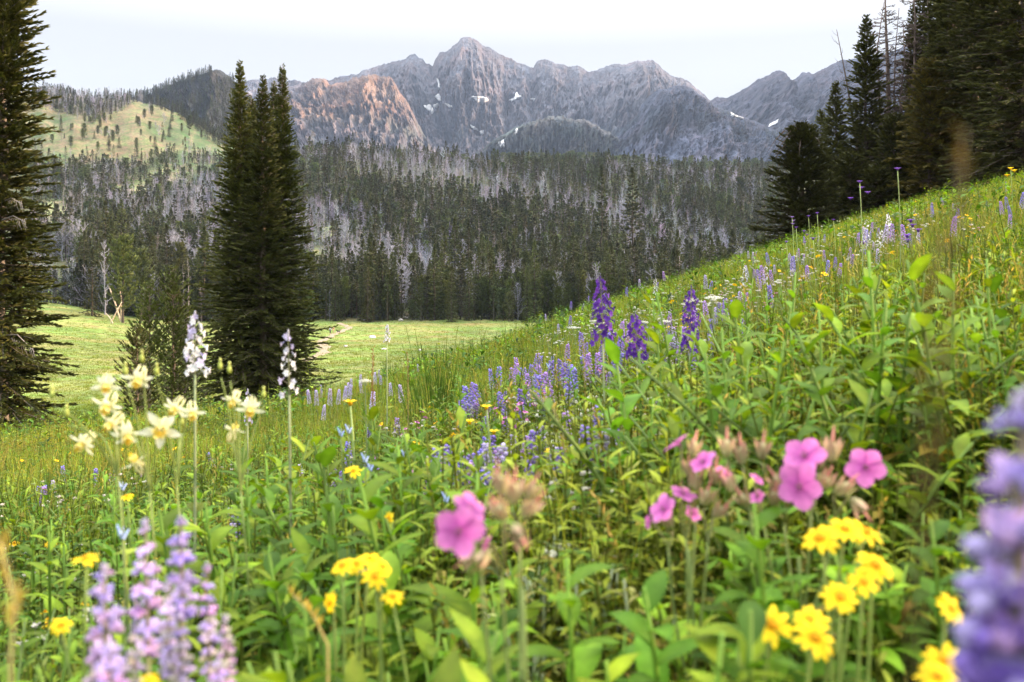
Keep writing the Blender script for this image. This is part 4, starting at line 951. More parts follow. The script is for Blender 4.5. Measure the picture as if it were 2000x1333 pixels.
def cover(name, temps, n, y0, y1, p, s0, s1, label, seed, wts=None, keep=None):
    x, y, r = slope_sites(n, y0, y1, p, seed=seed)
    if keep is not None: k = keep(x, y); x, y = x[k], y[k]
    m = len(x); idx = r.choice(len(temps), m, p=wts)
    z = gz(x, y); sc = r.uniform(s0, s1, m)
    sc = sc * (1 + .38 * fbm(x * .7, y * .45, 66, 3))
    # growth close to the lens stays low
    sc = sc * np.clip(.50 + .5 * sstep(.7, 2.4, np.hypot(x, y)), .3, 1)
    return scatter(temps, idx, np.stack([x, y, z], 1), r.uniform(0, 6.28, m), sc, r.normal(0, .12, (m, 2)), tone(x, y, r, m))
def join(*arrs):
    n = 0; o = [[], [], [], []]
    for V, T, C, M in arrs:
        o[0].append(V); o[1].append(T + n); o[2].append(C); o[3].append(M); n += len(V)
    return tuple(np.concatenate(k) for k in o)
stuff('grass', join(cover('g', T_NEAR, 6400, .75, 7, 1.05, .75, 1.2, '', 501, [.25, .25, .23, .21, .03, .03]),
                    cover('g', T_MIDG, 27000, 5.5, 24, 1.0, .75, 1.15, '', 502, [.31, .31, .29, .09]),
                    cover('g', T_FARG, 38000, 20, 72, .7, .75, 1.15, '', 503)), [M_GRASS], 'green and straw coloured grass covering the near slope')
stuff('ground_cover', join(cover('f', T_FORB, 6500, .8, 4, 1.0, .9, 1.35, '', 511), cover('f', T_FORBM, 5200, 4, 7, 1.0, .9, 1.35, '', 514), cover('f', T_FORBM, 22000, 6, 34, .95, .65, 1.15, '', 512), cover('f', T_FORBF, 15000, 14, 64, .6, 1.0, 2.1, '', 513, None, lambda x, y: fbm(x * .35, y * .2, 68, 3) > -.1)), [M_LEAF], 'low leafy plants filling the spaces between the grass')
# meadow growth beyond the crest
def meadow_cover():
    r = np.random.default_rng(520); n = 36000; y = np.exp(r.uniform(math.log(38), math.log(300), n)); x = (r.uniform(20, 1120, n) - 1000) / F * y
    u = 1000 + F * x / y; k = y > np.interp(u, TU, T_CR) * 1.05; x, y = x[k], y[k]; m = len(x)
    px, py = [], []
    t = [tuft(530 + i, 9, h, .06, .5, [(.165, .215, .055), (.15, .205, .05), (.20, .215, .065), (.135, .185, .05)], 2) for i, h in enumerate((.30, .22, .4))]
    z = gz(x, y); return scatter(t, r.integers(0, 3, m), np.stack([x, y, z], 1), r.uniform(0, 6.28, m), r.uniform(.5, 1.0, m) * np.clip(y / 120, .7, 1.3), None, tone(x * .2, y * .2, r, m))
stuff('meadow_grass', meadow_cover(), [M_GRASS], 'short yellow green grass of the flat meadow')

# ------------------------------------------------------------------ leafy plants
def leafy(seed, h, n, ll, lw, col, stems=1, broad=True):
    rs = np.random.default_rng(seed); st, lv = G(), []
    for k in range(stems):
        dx = rs.normal(0, .26, 2) * h; hh = h * rs.uniform(.75, 1.05); b = rs.normal(0, .03, 2) * (stems > 1)
        q = [A([b[0], b[1], -.03]), A([b[0] + dx[0] * .3, b[1] + dx[1] * .3, hh * .55]), A([b[0] + dx[0], b[1] + dx[1], hh])]
        tt = np.linspace(0, 1, 6); pts = [q[0] * (1 - t) ** 2 + q[1] * 2 * t * (1 - t) + q[2] * t * t for t in tt]
        st.tube(pts, np.linspace(.006, .0025, 6), 5, A(col) * A([1.05, .95, .8]))
        for j in range(n):
            f = .14 + .84 * j / n; p = q[0] * (1 - f) ** 2 + q[1] * 2 * f * (1 - f) + q[2] * f * f
            a = j * 2.39 + k + rs.uniform(-.3, .3); s = (1.15 - .75 * f) * rs.uniform(.8, 1.15); e = rs.uniform(.25, .85) + .5 * f
            g = G(); c = A(col) * rs.uniform(.6, 1.3)
            if rs.random() < .04: c = A([.21, .19, .06]) * rs.uniform(.6, 1.1)
            g.leaf((0, 0, 0), (math.cos(a), math.sin(a), e), (-math.cos(a) * e, -math.sin(a) * e, 1), ll * s, lw * s, rs.uniform(.5, 1.5), c, None, 6, 0, .22, .75, 0, .035, c * A([1.25, 1.12, 1.5]))
            lv.append((p, g))
    return st, lv
def leafy_thing(seed, label, name, *a, **k):
    st, lv = leafy(seed, *a, **k); t = thing(name, label, 'plant', (0, 0, -500)); fo = G()
    part('stem', st, M_STEM, t, True)
    for p, g in lv: fo.merge(g, None, p)
    part('foliage', fo, M_LEAF, t, True); return t
LP = [leafy_thing(600, 'x', 'broad_leaved_plant', .55, 17, .16, .064, (.12, .25, .03), 1), leafy_thing(601, 'x', 'broad_leaved_plant', .48, 15, .15, .07, (.16, .30, .035), 1),
      leafy_thing(602, 'x', 'narrow_leaved_plant', .6, 16, .13, .036, (.11, .22, .03), 2), leafy_thing(603, 'x', 'large_leaved_plant', .40, 9, .20, .085, (.18, .33, .04), 1),
      leafy_thing(604, 'x', 'narrow_leaved_plant', .52, 17, .11, .032, (.12, .20, .05), 2), leafy_thing(605, 'x', 'large_leaved_plant', .30, 9, .24, .10, (.16, .31, .035), 1), leafy_thing(607, 'x', 'silver_leaved_plant', .40, 24, .085, .017, (.22, .29, .19), 3), leafy_thing(606, 'x', 'broad_leaved_plant', .62, 18, .16, .058, (.12, .22, .035), 2)]
LPUSED = set()
def put_plant(k, loc, rz, sc, label, group):
    if k not in LPUSED:
        LPUSED.add(k); o = LP[k]; o.location = loc; o.rotation_euler = (0, 0, rz); o.scale = (sc,) * 3; o['label'] = label; o['group'] = group; return o
    return dup(LP[k], loc, rz, sc, label, group, (rng.normal() * .08, rng.normal() * .08))
def zone_plants(n, u0, u1, d0, d1, kinds, s0, s1, label, group, vmin=0):
    for i in range(n):
        u = rng.uniform(u0, u1); d = math.exp(rng.uniform(math.log(d0), math.log(d1))); k = kinds[rng.integers(len(kinds))]
        b = gp(u, d); sc = rng.uniform(s0, s1); top = HV - (b.z + .5 * sc) / d * F
        if top < vmin: sc *= max(.35, (HV - vmin) / F * d - b.z) / (.5 * sc) if (HV - vmin) / F * d - b.z > 0 else .5; sc = min(sc, s1)
        put_plant(k, b, rng.uniform(0, 6.28), sc, label, group)
zone_plants(84, 360, 950, 1.4, 3.6, (0, 1, 3, 7), .9, 1.4, 'broad leaved green plant in the leafy patch below the white columbines', 'broad leaved plants below the columbines', 850)
zone_plants(40, 430, 900, 2.0, 4.2, (0, 1, 2, 7), 1.0, 1.35, 'tall broad leaved plant rising towards the foot of the central firs', 'tall broad leaved plants before the central firs', 795)
zone_plants(20, 700, 1950, .58, .92, (5, 3), .75, 1.1, 'very near bright plant with large blurred leaves at the bottom of the photo', 'very near plants at the bottom', 1265)
zone_plants(34, 380, 800, .8, 1.2, (3, 5, 7), .9, 1.2, 'dark broad leaved plant at the bottom beside the lilac lupines', 'broad leaved plants beside the lilac lupines', 1190)
zone_plants(44, -60, 420, 1.2, 3.6, (2, 4), .8, 1.2, 'narrow leaved green plant in the grass at the lower left', 'narrow leaved plants at the lower left', 900)
zone_plants(64, 880, 1480, .9, 2.0, (0, 1, 3, 5), .8, 1.2, 'bright green broad leaved plant under the pink geraniums', 'bright plants under the geraniums', 1110)
zone_plants(64, 1380, 1960, 1.25, 2.2, (3, 1, 5, 0), .9, 1.3, 'bright green broad leaved plant among the yellow arnicas', 'bright plants among the arnicas', 1060)
zone_plants(110, 1250, 2080, 1.9, 6.0, (2, 4, 2, 4, 7), 1.0, 1.5, 'weedy leafy plant on the right-hand slope behind the geraniums', 'weedy plants behind the geraniums', 590)
zone_plants(56, 620, 1320, 2.4, 8, (2, 4, 0), .8, 1.2, 'leafy plant among the small lupines in the middle of the slope', 'leafy plants among the small lupines', 740)
zone_plants(44, 1000, 1360, 1.6, 4.5, (6,), .8, 1.2, 'silvery green plant in the pale patch below the larkspurs', 'silvery plants below the larkspurs', 820)
zone_plants(40, 60, 720, 3.0, 9, (2, 4, 1), .9, 1.2, 'leafy plant behind the columbines near the tree line', 'leafy plants behind the columbines', 775)

# ------------------------------------------------------------------ flowers
LAV, VIO, PNK = (.50, .42, .74), (.34, .25, .64), (.56, .34, .66)
def pea(rs, s=1., pale=0., cols=(LAV, VIO, PNK)):
    """one pea flower pointing along +x: upright banner of two lobes and two puffed wings"""
    g = G(); c = A(cols[rs.integers(len(cols))]) * rs.uniform(.8, 1.2); c = c * (1 - pale) + A([.62, .60, .48]) * pale
    g.leaf((0, .0015 * s, .001 * s), (.35, .5, .9), (1, 0, -.3), .013 * s, .011 * s, -.5, c * 1.15, None, 3, 0, -.15, .7, .5)
    g.leaf((0, -.0015 * s, .001 * s), (.35, -.5, .9), (1, 0, -.3), .013 * s, .011 * s, -.5, c * 1.15, None, 3, 0, -.15, .7, .5)
    g.blob((.008 * s, .0016 * s, .001 * s), (.0075 * s, .003 * s, .0048 * s), None, c * .9, 1); g.blob((.008 * s, -.0016 * s, .001 * s), (.0075 * s, .003 * s, .0048 * s), None, c * .85, 1)
    g.blob((-.001 * s, 0, -.001 * s), (.004 * s, .003 * s, .003 * s), None, (.22, .20, .16), 1)
    return g
def rot_z(a): return A([[math.cos(a), -math.sin(a), 0], [math.sin(a), math.cos(a), 0], [0, 0, 1]])
def rot_y(a): return A([[math.cos(a), 0, math.sin(a)], [0, 1, 0], [-math.sin(a), 0, math.cos(a)]])
def raceme(seed, L, r, nwh, per=6, s=1., fade=.35, cols=(LAV, VIO, PNK)):
    """lupine spike growing along +z from the origin; the lower whorls are over, pale and dry"""
    rs = np.random.default_rng(seed); g = G(); ax = G(); ax.tube([(0, 0, 0), (0, 0, L)], [.0032 * s, .0016 * s], 5, (.30, .27, .20))
    g.merge(ax); protos_ = [pea(rs, s, p, cols) for p in (0, 0, 0, .12, .5, .85)]
    for w in range(nwh):
        f = w / (nwh - 1); z = L * (.02 + .93 * f); k = per if f < .85 else max(per - 2, 3); a0 = rs.uniform(0, 6.28)
        taper = (1 - .55 * f ** 2.5)
        for j in range(k):
            if rs.random() < .10: continue
            q = protos_[rs.integers(0, 4)] if f > fade else protos_[rs.integers(3, 6)]
            a = a0 + j * 2 * PI / k + rs.normal() * .2; rr = r * .45 * taper
            g.merge(q, rot_z(a) @ rot_y(rs.normal(-.1, .2)), (math.cos(a) * rr, math.sin(a) * rr, z + rs.normal() * L / nwh * .12), taper * rs.uniform(.8, 1.15))
    for j in range(7): g.blob((rs.normal() * .002, rs.normal() * .002, L * (.96 + .012 * j)), (.003 * s, .003 * s, .004 * s), None, (.45, .40, .55), 1)
    return g
def palmate(seed, R, col, n=8, w=.22):
    rs = np.random.default_rng(seed); g = G()
    for j in range(n):
        a = j * 2 * PI / n; g.leaf((0, 0, 0), (math.cos(a), math.sin(a), .35), (-math.cos(a) * .3, -math.sin(a) * .3, 1), R * rs.uniform(.85, 1.1), R * w, .6, A(col) * rs.uniform(.8, 1.2), None, 4, 0, .2, .62)
    return g
def curve3(p, q, b, n=8):
    p, q = Vector(p), Vector(q); m = (p + q) / 2 + Vector(b); return [p * (1 - t) ** 2 + m * 2 * t * (1 - t) + q * t * t for t in np.linspace(0, 1, n)]
def align(o, d, roll=0.):
    o.rotation_mode = 'QUATERNION'; o.rotation_quaternion = Vector(d).to_track_quat('Z', 'Y') @ Matrix.Rotation(roll, 3, 'Z').to_quaternion()

def lupine(seed, u, v, d, L, r, label, lean=(0, 0), group=None, nwh=11, s=1., fade=.35, cols=(LAV, VIO, PNK), lv=4):
    top = P(u, v, d); b = Vector((top.x + lean[0], d + lean[1], 0)); b.z = float(gz(b.x, b.y)) - .02
    t = thing('lupine', label, 'flower', b, 0, 1, group); dirv = (top - b).normalized(); base = top - dirv * L - b
    st = G(); st.tube(curve3((0, 0, 0), base, (lean[0] * -.15, 0, 0)), np.linspace(.0045, .0032, 8), 6, (.20, .22, .10)); part('stem', st, M_STEM, t, True)
    o = part('flower_spike', raceme(seed, L, r, nwh, 6, s, fade, cols), M_PETAL, t, False); o.location = base; align(o, dirv, seed)
    for k in range(lv):
        f = .25 + .55 * k / max(lv, 1); p = base * f; a = k * 2.2 + seed; q = p + Vector((math.cos(a) * .08, math.sin(a) * .08, .05))
        g = G(); g.tube([(0, 0, 0), (q - p) * .6 + Vector((0, 0, .01)), q - p], [.002, .0017, .0014], 4, (.16, .2, .07)); g.merge(palmate(seed + k, .055, (.12, .19, .06)), None, (q - p)); l = part('leaf', g, M_LEAF, t); l.location = p
    return t
for i, (u, v, d, L, r, fade, nw, s, lab) in enumerate([
    (352, 1018, 1.00, .10, .022, -1, 5, 1.25, 'lilac lupine spike topped by two round petals, lower left cluster'),
    (283, 1026, 1.02, .135, .024, -1, 6, 1.25, 'tallest pinkish lupine spike in the lower left cluster'),
    (203, 1112, .92, .10, .026, .1, 5, 1.35, 'widest lilac lupine spike at the left side of the lower left cluster'),
    (404, 1106, 1.05, .115, .014, .45, 7, .85, 'slim violet lupine spike with faded lower half, lower left cluster'),
    (440, 1208, .98, .07, .012, 1.1, 6, .75, 'small faded cream lupine spike at the right of the lower left cluster'),
    (326, 1142, .98, .09, .014, 1.1, 7, .8, 'faded cream lupine spike in the middle of the lower left cluster'),
    (214, 1266, .82, .06, .022, -1, 4, 1.2, 'low deep lilac lupine spike at the bottom edge of the photo'),
    (352, 1205, .98, .09, .016, .75, 6, .9, 'cream lupine spike with a lilac tip under the two petalled one'),
    (262, 1215, .95, .09, .014, 1.1, 6, .8, 'faded grey lupine spike below the widest lilac one'),
    (425, 1296, .92, .05, .016, -1, 4, .95, 'little lilac lupine spike at the bottom edge, right of the cluster')]):
    lupine(700 + i, u, v, d, L * 1.12, r * .70, lab, ((300 - u) / F * -.1, .05), 'lupines of the lower left cluster', nw + 1, s * .72, fade, ((.58, .48, .78), (.44, .35, .72), (.62, .40, .70)))
lupine(720, 2000, 795, .42, .155, .022, 'very near out of focus purple lupine at the right border', (-.01, .05), None, 6, 1.5, .02, ((.50, .44, .78), (.36, .29, .66), (.54, .40, .74)), 3)
lupine(721, 1985, 1150, .42, .07, .022, 'second blurred purple lupine low at the right border', (.01, .03), None, 4, 1.5, .02, ((.40, .28, .66), (.25, .17, .54), (.42, .25, .6)), 2)
lupine(722, 2040, 1000, .44, .12, .022, 'blurred violet lupine cut by the right border', (.01, .03), None, 5, 1.5, .02, ((.44, .34, .70), (.28, .2, .58), (.44, .28, .64)), 2)

# --- pink geraniums
def gera_flower(seed, R=.017):
    rs = np.random.default_rng(seed); g = G(); ctr = G()
    for j in range(5):
        a = j * 2 * PI / 5 + rs.normal() * .06; e = .35
        g.leaf((math.cos(a) * .0015, math.sin(a) * .0015, 0), (math.cos(a), math.sin(a), e), (-math.cos(a) * e, -math.sin(a) * e, 1), R * rs.uniform(.95, 1.1), R * .92, .35, (.42, .07, .34), A([.64, .21, .51]) * rs.uniform(.9, 1.1), 6, 0, .10, 1.35, .35)
    ctr.tube([(0, 0, -.004), (0, 0, .005)], [.0016, .0008], 5, (.45, .18, .28))
    for j in range(8):
        a = j * .785; ctr.tube([(0, 0, .001), (math.cos(a) * .0035, math.sin(a) * .0035, .006)], [.0004, .0006], 3, (.42, .16, .30))
    return g, ctr
def gera_bud(seed):
    rs = np.random.default_rng(seed); g = G()
    g.blob((0, 0, .006), (.0028, .0028, .0075), None, (.40, .36, .19), 2); g.tube([(0, 0, .013), (0, 0, .023)], [.0015, .0004], 4, (.50, .20, .16))
    for j in range(5):
        a = j * 1.257; g.leaf((math.cos(a) * .003, math.sin(a) * .003, 0), (math.cos(a) * .35, math.sin(a) * .35, 1), (-math.cos(a), -math.sin(a), .3), .016, .006, -.15, (.36, .38, .17), (.50, .27, .2), 3)
    return g
GF_, GB_ = [gera_flower(730 + i) for i in range(3)], [gera_bud(740 + i) for i in range(2)]
GMF = [(mesh_np('flower', *a.arr()[:3], None, [M_PETAL], True), mesh_np('pistil', *b.arr()[:3], None, [M_PETAL], True)) for a, b in GF_]
GMB = [mesh_np('bud', *g.arr()[:3], None, [M_STEM], True) for g in GB_]
def geranium(seed, u, v, d, flowers, buds, label):
    """flowers/buds: (u, v, depth offset, facing vector, size)"""
    k_ = {31: 1.2, 32: 1.42, 33: 1.42}[seed]; d = d * k_; flowers = [(p, q, dd * k_, fc, s * k_ * .97) for p, q, dd, fc, s in flowers]; buds = [(p, q, dd * k_, fc, s * k_ * .95) for p, q, dd, fc, s in buds]
    rs = np.random.default_rng(seed); jx = P(u, v, d); b = Vector((jx.x + rs.normal() * .02, d + .06, 0)); b.z = float(gz(b.x, b.y)) - .02
    t = thing('geranium', label, 'flower', b); st = G(); j0 = jx - b; st.tube(curve3((0, 0, 0), j0, (.02, 0, 0)), np.linspace(.0034, .0024, 8), 6, (.18, .26, .07))
    allf = flowers + buds; cx = sorted(allf, key=lambda q: q[0]); nb = max(2, len(cx) // 3)
    for gi in range(nb):
        grp = cx[gi * len(cx) // nb:(gi + 1) * len(cx) // nb]; mu = sum(q[0] for q in grp) / len(grp); mv = max(q[1] for q in grp)
        j1 = P(.75 * mu + .25 * u, mv + 38 + 12 * (gi % 2), d + .02 * (gi % 3)) - b; f0 = .62 + .12 * (gi % 3); st.tube(curve3(j0 * f0, j1, ((j1.x - j0.x * f0) * .25, 0, -.02), 7), [.0026, .0019], 5, (.20, .28, .08))
        for (fu, fv, dd, fc, s) in grp:
            e = P(fu, fv, d + dd) - b; fc_ = Vector(fc).normalized(); e2 = e - fc_ * .007
            st.tube(curve3(j1, e2, (rs.normal() * .006, 0, -.006), 6), [.0016, .0011], 5, (.24, .30, .10), 0, (.36, .32, .16))
    part('stem', st, M_STEM, t, True)
    for k, (fu, fv, dd, fc, s) in enumerate(flowers):
        m = GMF[k % 3]; o = link('flower', m[0], t); o.location = P(fu, fv, d + dd) - b; o.scale = (s,) * 3; align(o, fc, k * 1.1); q = link('pistil', m[1], o)
    for k, (fu, fv, dd, fc, s) in enumerate(buds):
        o = link('bud', GMB[k % 2], t); o.location = P(fu, fv, d + dd) - b; o.scale = (s,) * 3; align(o, fc, k)
    for k in range(5):
        a = k * 1.3 + seed; p = j0 * (.25 + .12 * k); q = Vector((math.cos(a) * .09, math.sin(a) * .09, .03)); g = G()
        g.tube([(0, 0, 0), q * .6, q], [.002, .0016, .0014], 4, (.2, .24, .09)); g.merge(palmate(seed + k, .06, (.13, .22, .04), 6, .42), None, q); l = part('leaf', g, M_LEAF, t); l.location = p
    return t
geranium(31, 1020, 1150, .80, [(898, 1036, -.05, (-.15, -1, .1), 1.25), (915, 996, .02, (.5, -.5, .75), .95), (946, 1062, 0, (.9, -.3, -.3), .55)],
         [(1000, 985, .02, (.1, -.1, 1), 1.7), (978, 965, .0, (-.1, 0, 1), 1.5), (1020, 1008, .03, (.5, -.2, .6), 1.6), (985, 1012, -.02, (-.3, -.4, .6), 1.5), (1030, 975, .02, (.4, 0, .9), 1.3), (955, 1075, .0, (-.4, -.2, -.5), 1.2), (928, 1085, .0, (-.6, -.2, -.3), 1.1), (1005, 1030, 0, (.2, -.5, -.2), 1.5)], 'pink geranium with one wide open flower facing the lens, in the middle foreground')
geranium(32, 1345, 1075, .95, [(1325, 868, 0, (-.6, .2, .8), .95), (1374, 905, -.02, (-.5, -.3, .75), .85), (1415, 932, .0, (.5, -.3, .7), .85), (1298, 996, -.03, (-.7, -.4, .5), .95), (1334, 968, .0, (.2, -.3, .9), .8), (1352, 1005, .02, (.3, -.4, .5), .6), (1268, 1020, 0, (-.8, -.2, .1), .45)],
         [(1352, 890, 0, (.2, 0, 1), 1.3), (1395, 945, 0, (.1, 0, 1), 1.4), (1360, 955, 0, (-.1, 0, 1), 1.5), (1375, 985, 0, (.2, -.2, .9), 1.4), (1345, 930, 0, (0, 0, 1), 1.2), (1310, 1030, 0, (-.3, -.2, .6), 1.3), (1395, 1010, 0, (.4, -.2, .5), 1.3)], 'tangled pink geranium with half closed flowers, left part of the right foreground')
geranium(33, 1560, 1090, .93, [(1572, 893, -.01, (-.35, -.6, .55), 1.25), (1560, 950, -.04, (-.15, -.9, .25), 1.3), (1690, 912, .0, (-.25, -1, .25), 1.2), (1477, 938, .02, (.3, -.2, .5), .5), (1480, 972, .02, (-.3, -.3, .5), .5)],
         [(1450, 905, 0, (-.1, 0, 1), 1.5), (1488, 895, 0, (.1, 0, 1), 1.4), (1420, 890, 0, (0, 0, 1), 1.4), (1530, 955, 0, (-.5, 0, .7), 1.4), (1622, 900, 0, (.1, 0, 1), 1.7), (1605, 955, 0, (.1, -.3, .5), 1.5), (1635, 965, 0, (.3, -.2, .4), 1.5), (1665, 975, 0, (.2, -.3, -.3), 1.4), (1510, 985, 0, (0, -.2, .4), 1.4), (1460, 985, 0, (-.3, -.2, .4), 1.3), (1430, 960, 0, (-.2, 0, .9), 1.3), (1600, 915, 0, (0, 0, 1), 1.3)], 'pink geranium with large flat open flowers and many buds, right foreground')

# --- yellow arnicas
def arnica_head(seed, n=11, R=.024):
    rs = np.random.default_rng(seed); g, ds = G(), G()
    for j in range(n):
        a = j * 2 * PI / n + rs.normal() * .09; e = rs.uniform(-.15, .25)
        g.leaf((math.cos(a) * .004, math.sin(a) * .004, .001), (math.cos(a), math.sin(a), e), (-math.cos(a) * e, -math.sin(a) * e, 1), R * rs.uniform(.8, 1.1), R * .40, rs.uniform(.2, .9), (.80, .50, .006), A([.90, .68, .02]) * rs.uniform(.9, 1.05), 4, 0, .2, 1.0, .35)
    ds.blob((0, 0, .002), (.0068, .0068, .0042), None, (.62, .32, .01), 2, 0, .12, rs)
    for j in range(16):
        a = j * 2.4; r = .0058 * math.sqrt(j / 16); ds.blob((math.cos(a) * r, math.sin(a) * r, .0055), (.0011,) * 3, None, (.75, .42, .01), 1)
    cal = G(); cal.blob((0, 0, -.004), (.0062, .0062, .005), None, (.22, .26, .08), 1); g.merge(cal)
    return g, ds
AMH = [(mesh_np('flower_head', *a.arr()[:3], None, [M_PETAL], True), mesh_np('disc', *b.arr()[:3], None, [M_PETAL], True)) for a, b in (arnica_head(750 + i, n) for i, n in enumerate((10, 12, 9, 11)))]
def arnica(i, u, v, d, s, fc, label, group, leaves=4):
    rs = np.random.default_rng(760 + i); top = P(u, v, d); b = Vector((top.x + rs.normal() * .035, d + rs.uniform(0, .05), 0)); b.z = float(gz(b.x, b.y)) - .02
    t = thing('arnica', label, 'flower', b, 0, 1, group); e = top - b; fcv = Vector(fc).normalized(); st = G()
    pts = curve3((0, 0, 0), e - fcv * .006, (rs.normal() * .02, 0, .02), 9); st.tube(pts, np.linspace(.0036, .002, 9), 6, (.16, .23, .05)); part('stem', st, M_STEM, t, True)
    m = AMH[i % 4]; o = link('flower_head', m[0], t); o.location = e; o.scale = (s * .9,) * 3; align(o, fcv, i * .7); link('disc', m[1], o)
    for k in range(leaves):
        a = (k % 2) * PI + (k // 2) * PI / 2 + rs.uniform(-.4, .4); p = pts[2 + k // 2 * 2]; g = G(); c = A([.12, .22, .035]) * rs.uniform(.85, 1.2)
        g.leaf((0, 0, 0), (math.cos(a), math.sin(a), .7), (-math.cos(a), -math.sin(a), 1), .10 * rs.uniform(.8, 1.2), .036, .9, c, None, 6, 0, .25, .8, 0, .03, c * 1.2); l = part('leaf', g, M_LEAF, t, True); l.location = p
    return t
AR = 'yellow arnicas of the right foreground'; AL = 'yellow arnicas left of the pink flower'
for i, (u, v, d, s, fc, lab, grp) in enumerate([
    (1602, 1052, 1.15, 1.1, (-.4, -.5, .9), 'yellow arnica, leftmost of the three heads merging in a row', AR), (1650, 1036, 1.17, 1.1, (0, -.4, 1), 'yellow arnica, middle of the three heads merging in a row', AR), (1690, 1040, 1.2, 1.05, (.3, -.4, 1), 'yellow arnica, right end of the three heads merging in a row', AR),
    (1708, 1104, 1.12, 1.1, (.25, -.6, .8), 'yellow arnica on a strong stem, just under the row of merging heads', AR), (1686, 1138, 1.1, .9, (0, -.5, .9), 'yellow arnica tucked under the strong stemmed one', AR), (1641, 1168, 1.05, .95, (-.1, -.6, .8), 'drooping yellow arnica left of the strong stem', AR),
    (1508, 1222, 1.0, 1.05, (-.1, -.7, .8), 'yellow arnica with few hanging petals, lowest left of its group', AR), (1583, 1213, 1.0, .9, (-.2, -.5, .9), 'yellow arnica overlapping another head above big leaves', AR), (1592, 1246, .98, 1.05, (.1, -.7, .7), 'yellow arnica below the overlapping head, petals spread down', AR),
    (1856, 1190, .95, .8, (.4, -.6, .6), 'yellow arnica turned sideways beside the blurred lupine', AR), (1842, 1290, .85, .8, (-.2, -.6, .8), 'blurred yellow arnica near the bottom right', AR), (1830, 1322, .82, .8, (-.2, -.5, .9), 'blurred yellow arnica cut by the bottom border', AR), (1950, 1168, .62, .45, (.5, -.7, .3), 'small yellow arnica in front of the purple lupine', AR), (1967, 1263, .6, .4, (.2, -.8, .2), 'tiny yellow arnica low in front of the purple lupine', AR),
    (168, 1092, 1.25, .75, (0, -.2, 1), 'lone flat yellow arnica above the lilac lupines', AL), (668, 1106, 1.3, .8, (-.2, -.4, .9), 'yellow arnica at the left end of the clustered heads', AL), (698, 1102, 1.33, .8, (0, -.4, .9), 'yellow arnica second from the left in the clustered heads', AL), (722, 1092, 1.36, .75, (.1, -.3, 1), 'yellow arnica at the top of the clustered heads', AL), (733, 1126, 1.3, .9, (.1, -.7, .7), 'yellow arnica lowest and most open of the clustered heads', AL), (748, 1108, 1.34, .7, (.4, -.4, .8), 'yellow arnica at the right end of the clustered heads', AL),
    (767, 1166, 1.3, .75, (.1, -.4, .9), 'ragged yellow arnica below the clustered heads', AL), (645, 1178, 1.35, .7, (-.6, -.6, .2), 'withering yellow arnica hanging in the dark leaves', AL), (690, 920, 2.2, .9, (.1, -.5, .8), 'small yellow arnica among the leaves below the blue bells', AL), (248, 970, 2.2, .7, (0, -.3, 1), 'small flat yellow arnica in the left grass', AL), (760, 1012, 1.9, .6, (-.5, -.6, .3), 'drooping yellow arnica in the middle leaves', AL), (120, 1222, 1.3, .7, (.2, -.4, .9), 'yellow arnica left of the lilac lupines', AL), (292, 1330, .8, .4, (0, -.4, .9), 'yellow arnica at the bottom border under the lupines', AL)]):
    arnica(i, u, v, d, s, fc, lab, grp)

# --- cream and yellow columbines
def columbine_flower(seed):
    rs = np.random.default_rng(seed); g, cup = G(), G()
    for j in range(5):
        a = j * 2 * PI / 5
        g.leaf((math.cos(a) * .003, math.sin(a) * .003, 0), (math.cos(a), math.sin(a), .10), (0, 0, 1), .027 * rs.uniform(.9, 1.1), .0125, .35 * rs.normal(), (.72, .70, .38), (.84, .83, .70), 5, 0, .15, .85)
        b = a + PI / 5; d = (math.cos(b) * .45, math.sin(b) * .45, 1)
        cup.leaf((math.cos(b) * .004, math.sin(b) * .004, .001), d, (-math.cos(b), -math.sin(b), .45), .015, .010, -.2, (.80, .60, .06), (.84, .76, .30), 4, 0, .2, 1.1, .5)
        cup.tube([(math.cos(b) * .004, math.sin(b) * .004, 0), (math.cos(b) * .009, math.sin(b) * .009, -.012), (math.cos(b) * .006, math.sin(b) * .006, -.026)], [.0026, .0016, .0012], 5, (.78, .76, .48))
        cup.tube([(0, 0, .004), (math.cos(b) * .003, math.sin(b) * .003, .021)], [.0006, .0009], 3, (.82, .6, .05))
    return g, cup
CMF = [(mesh_np('flower', *a.arr()[:3], None, [M_PETAL], True), mesh_np('cup', *b.arr()[:3], None, [M_PETAL], True)) for a, b in (columbine_flower(770 + i) for i in range(3))]
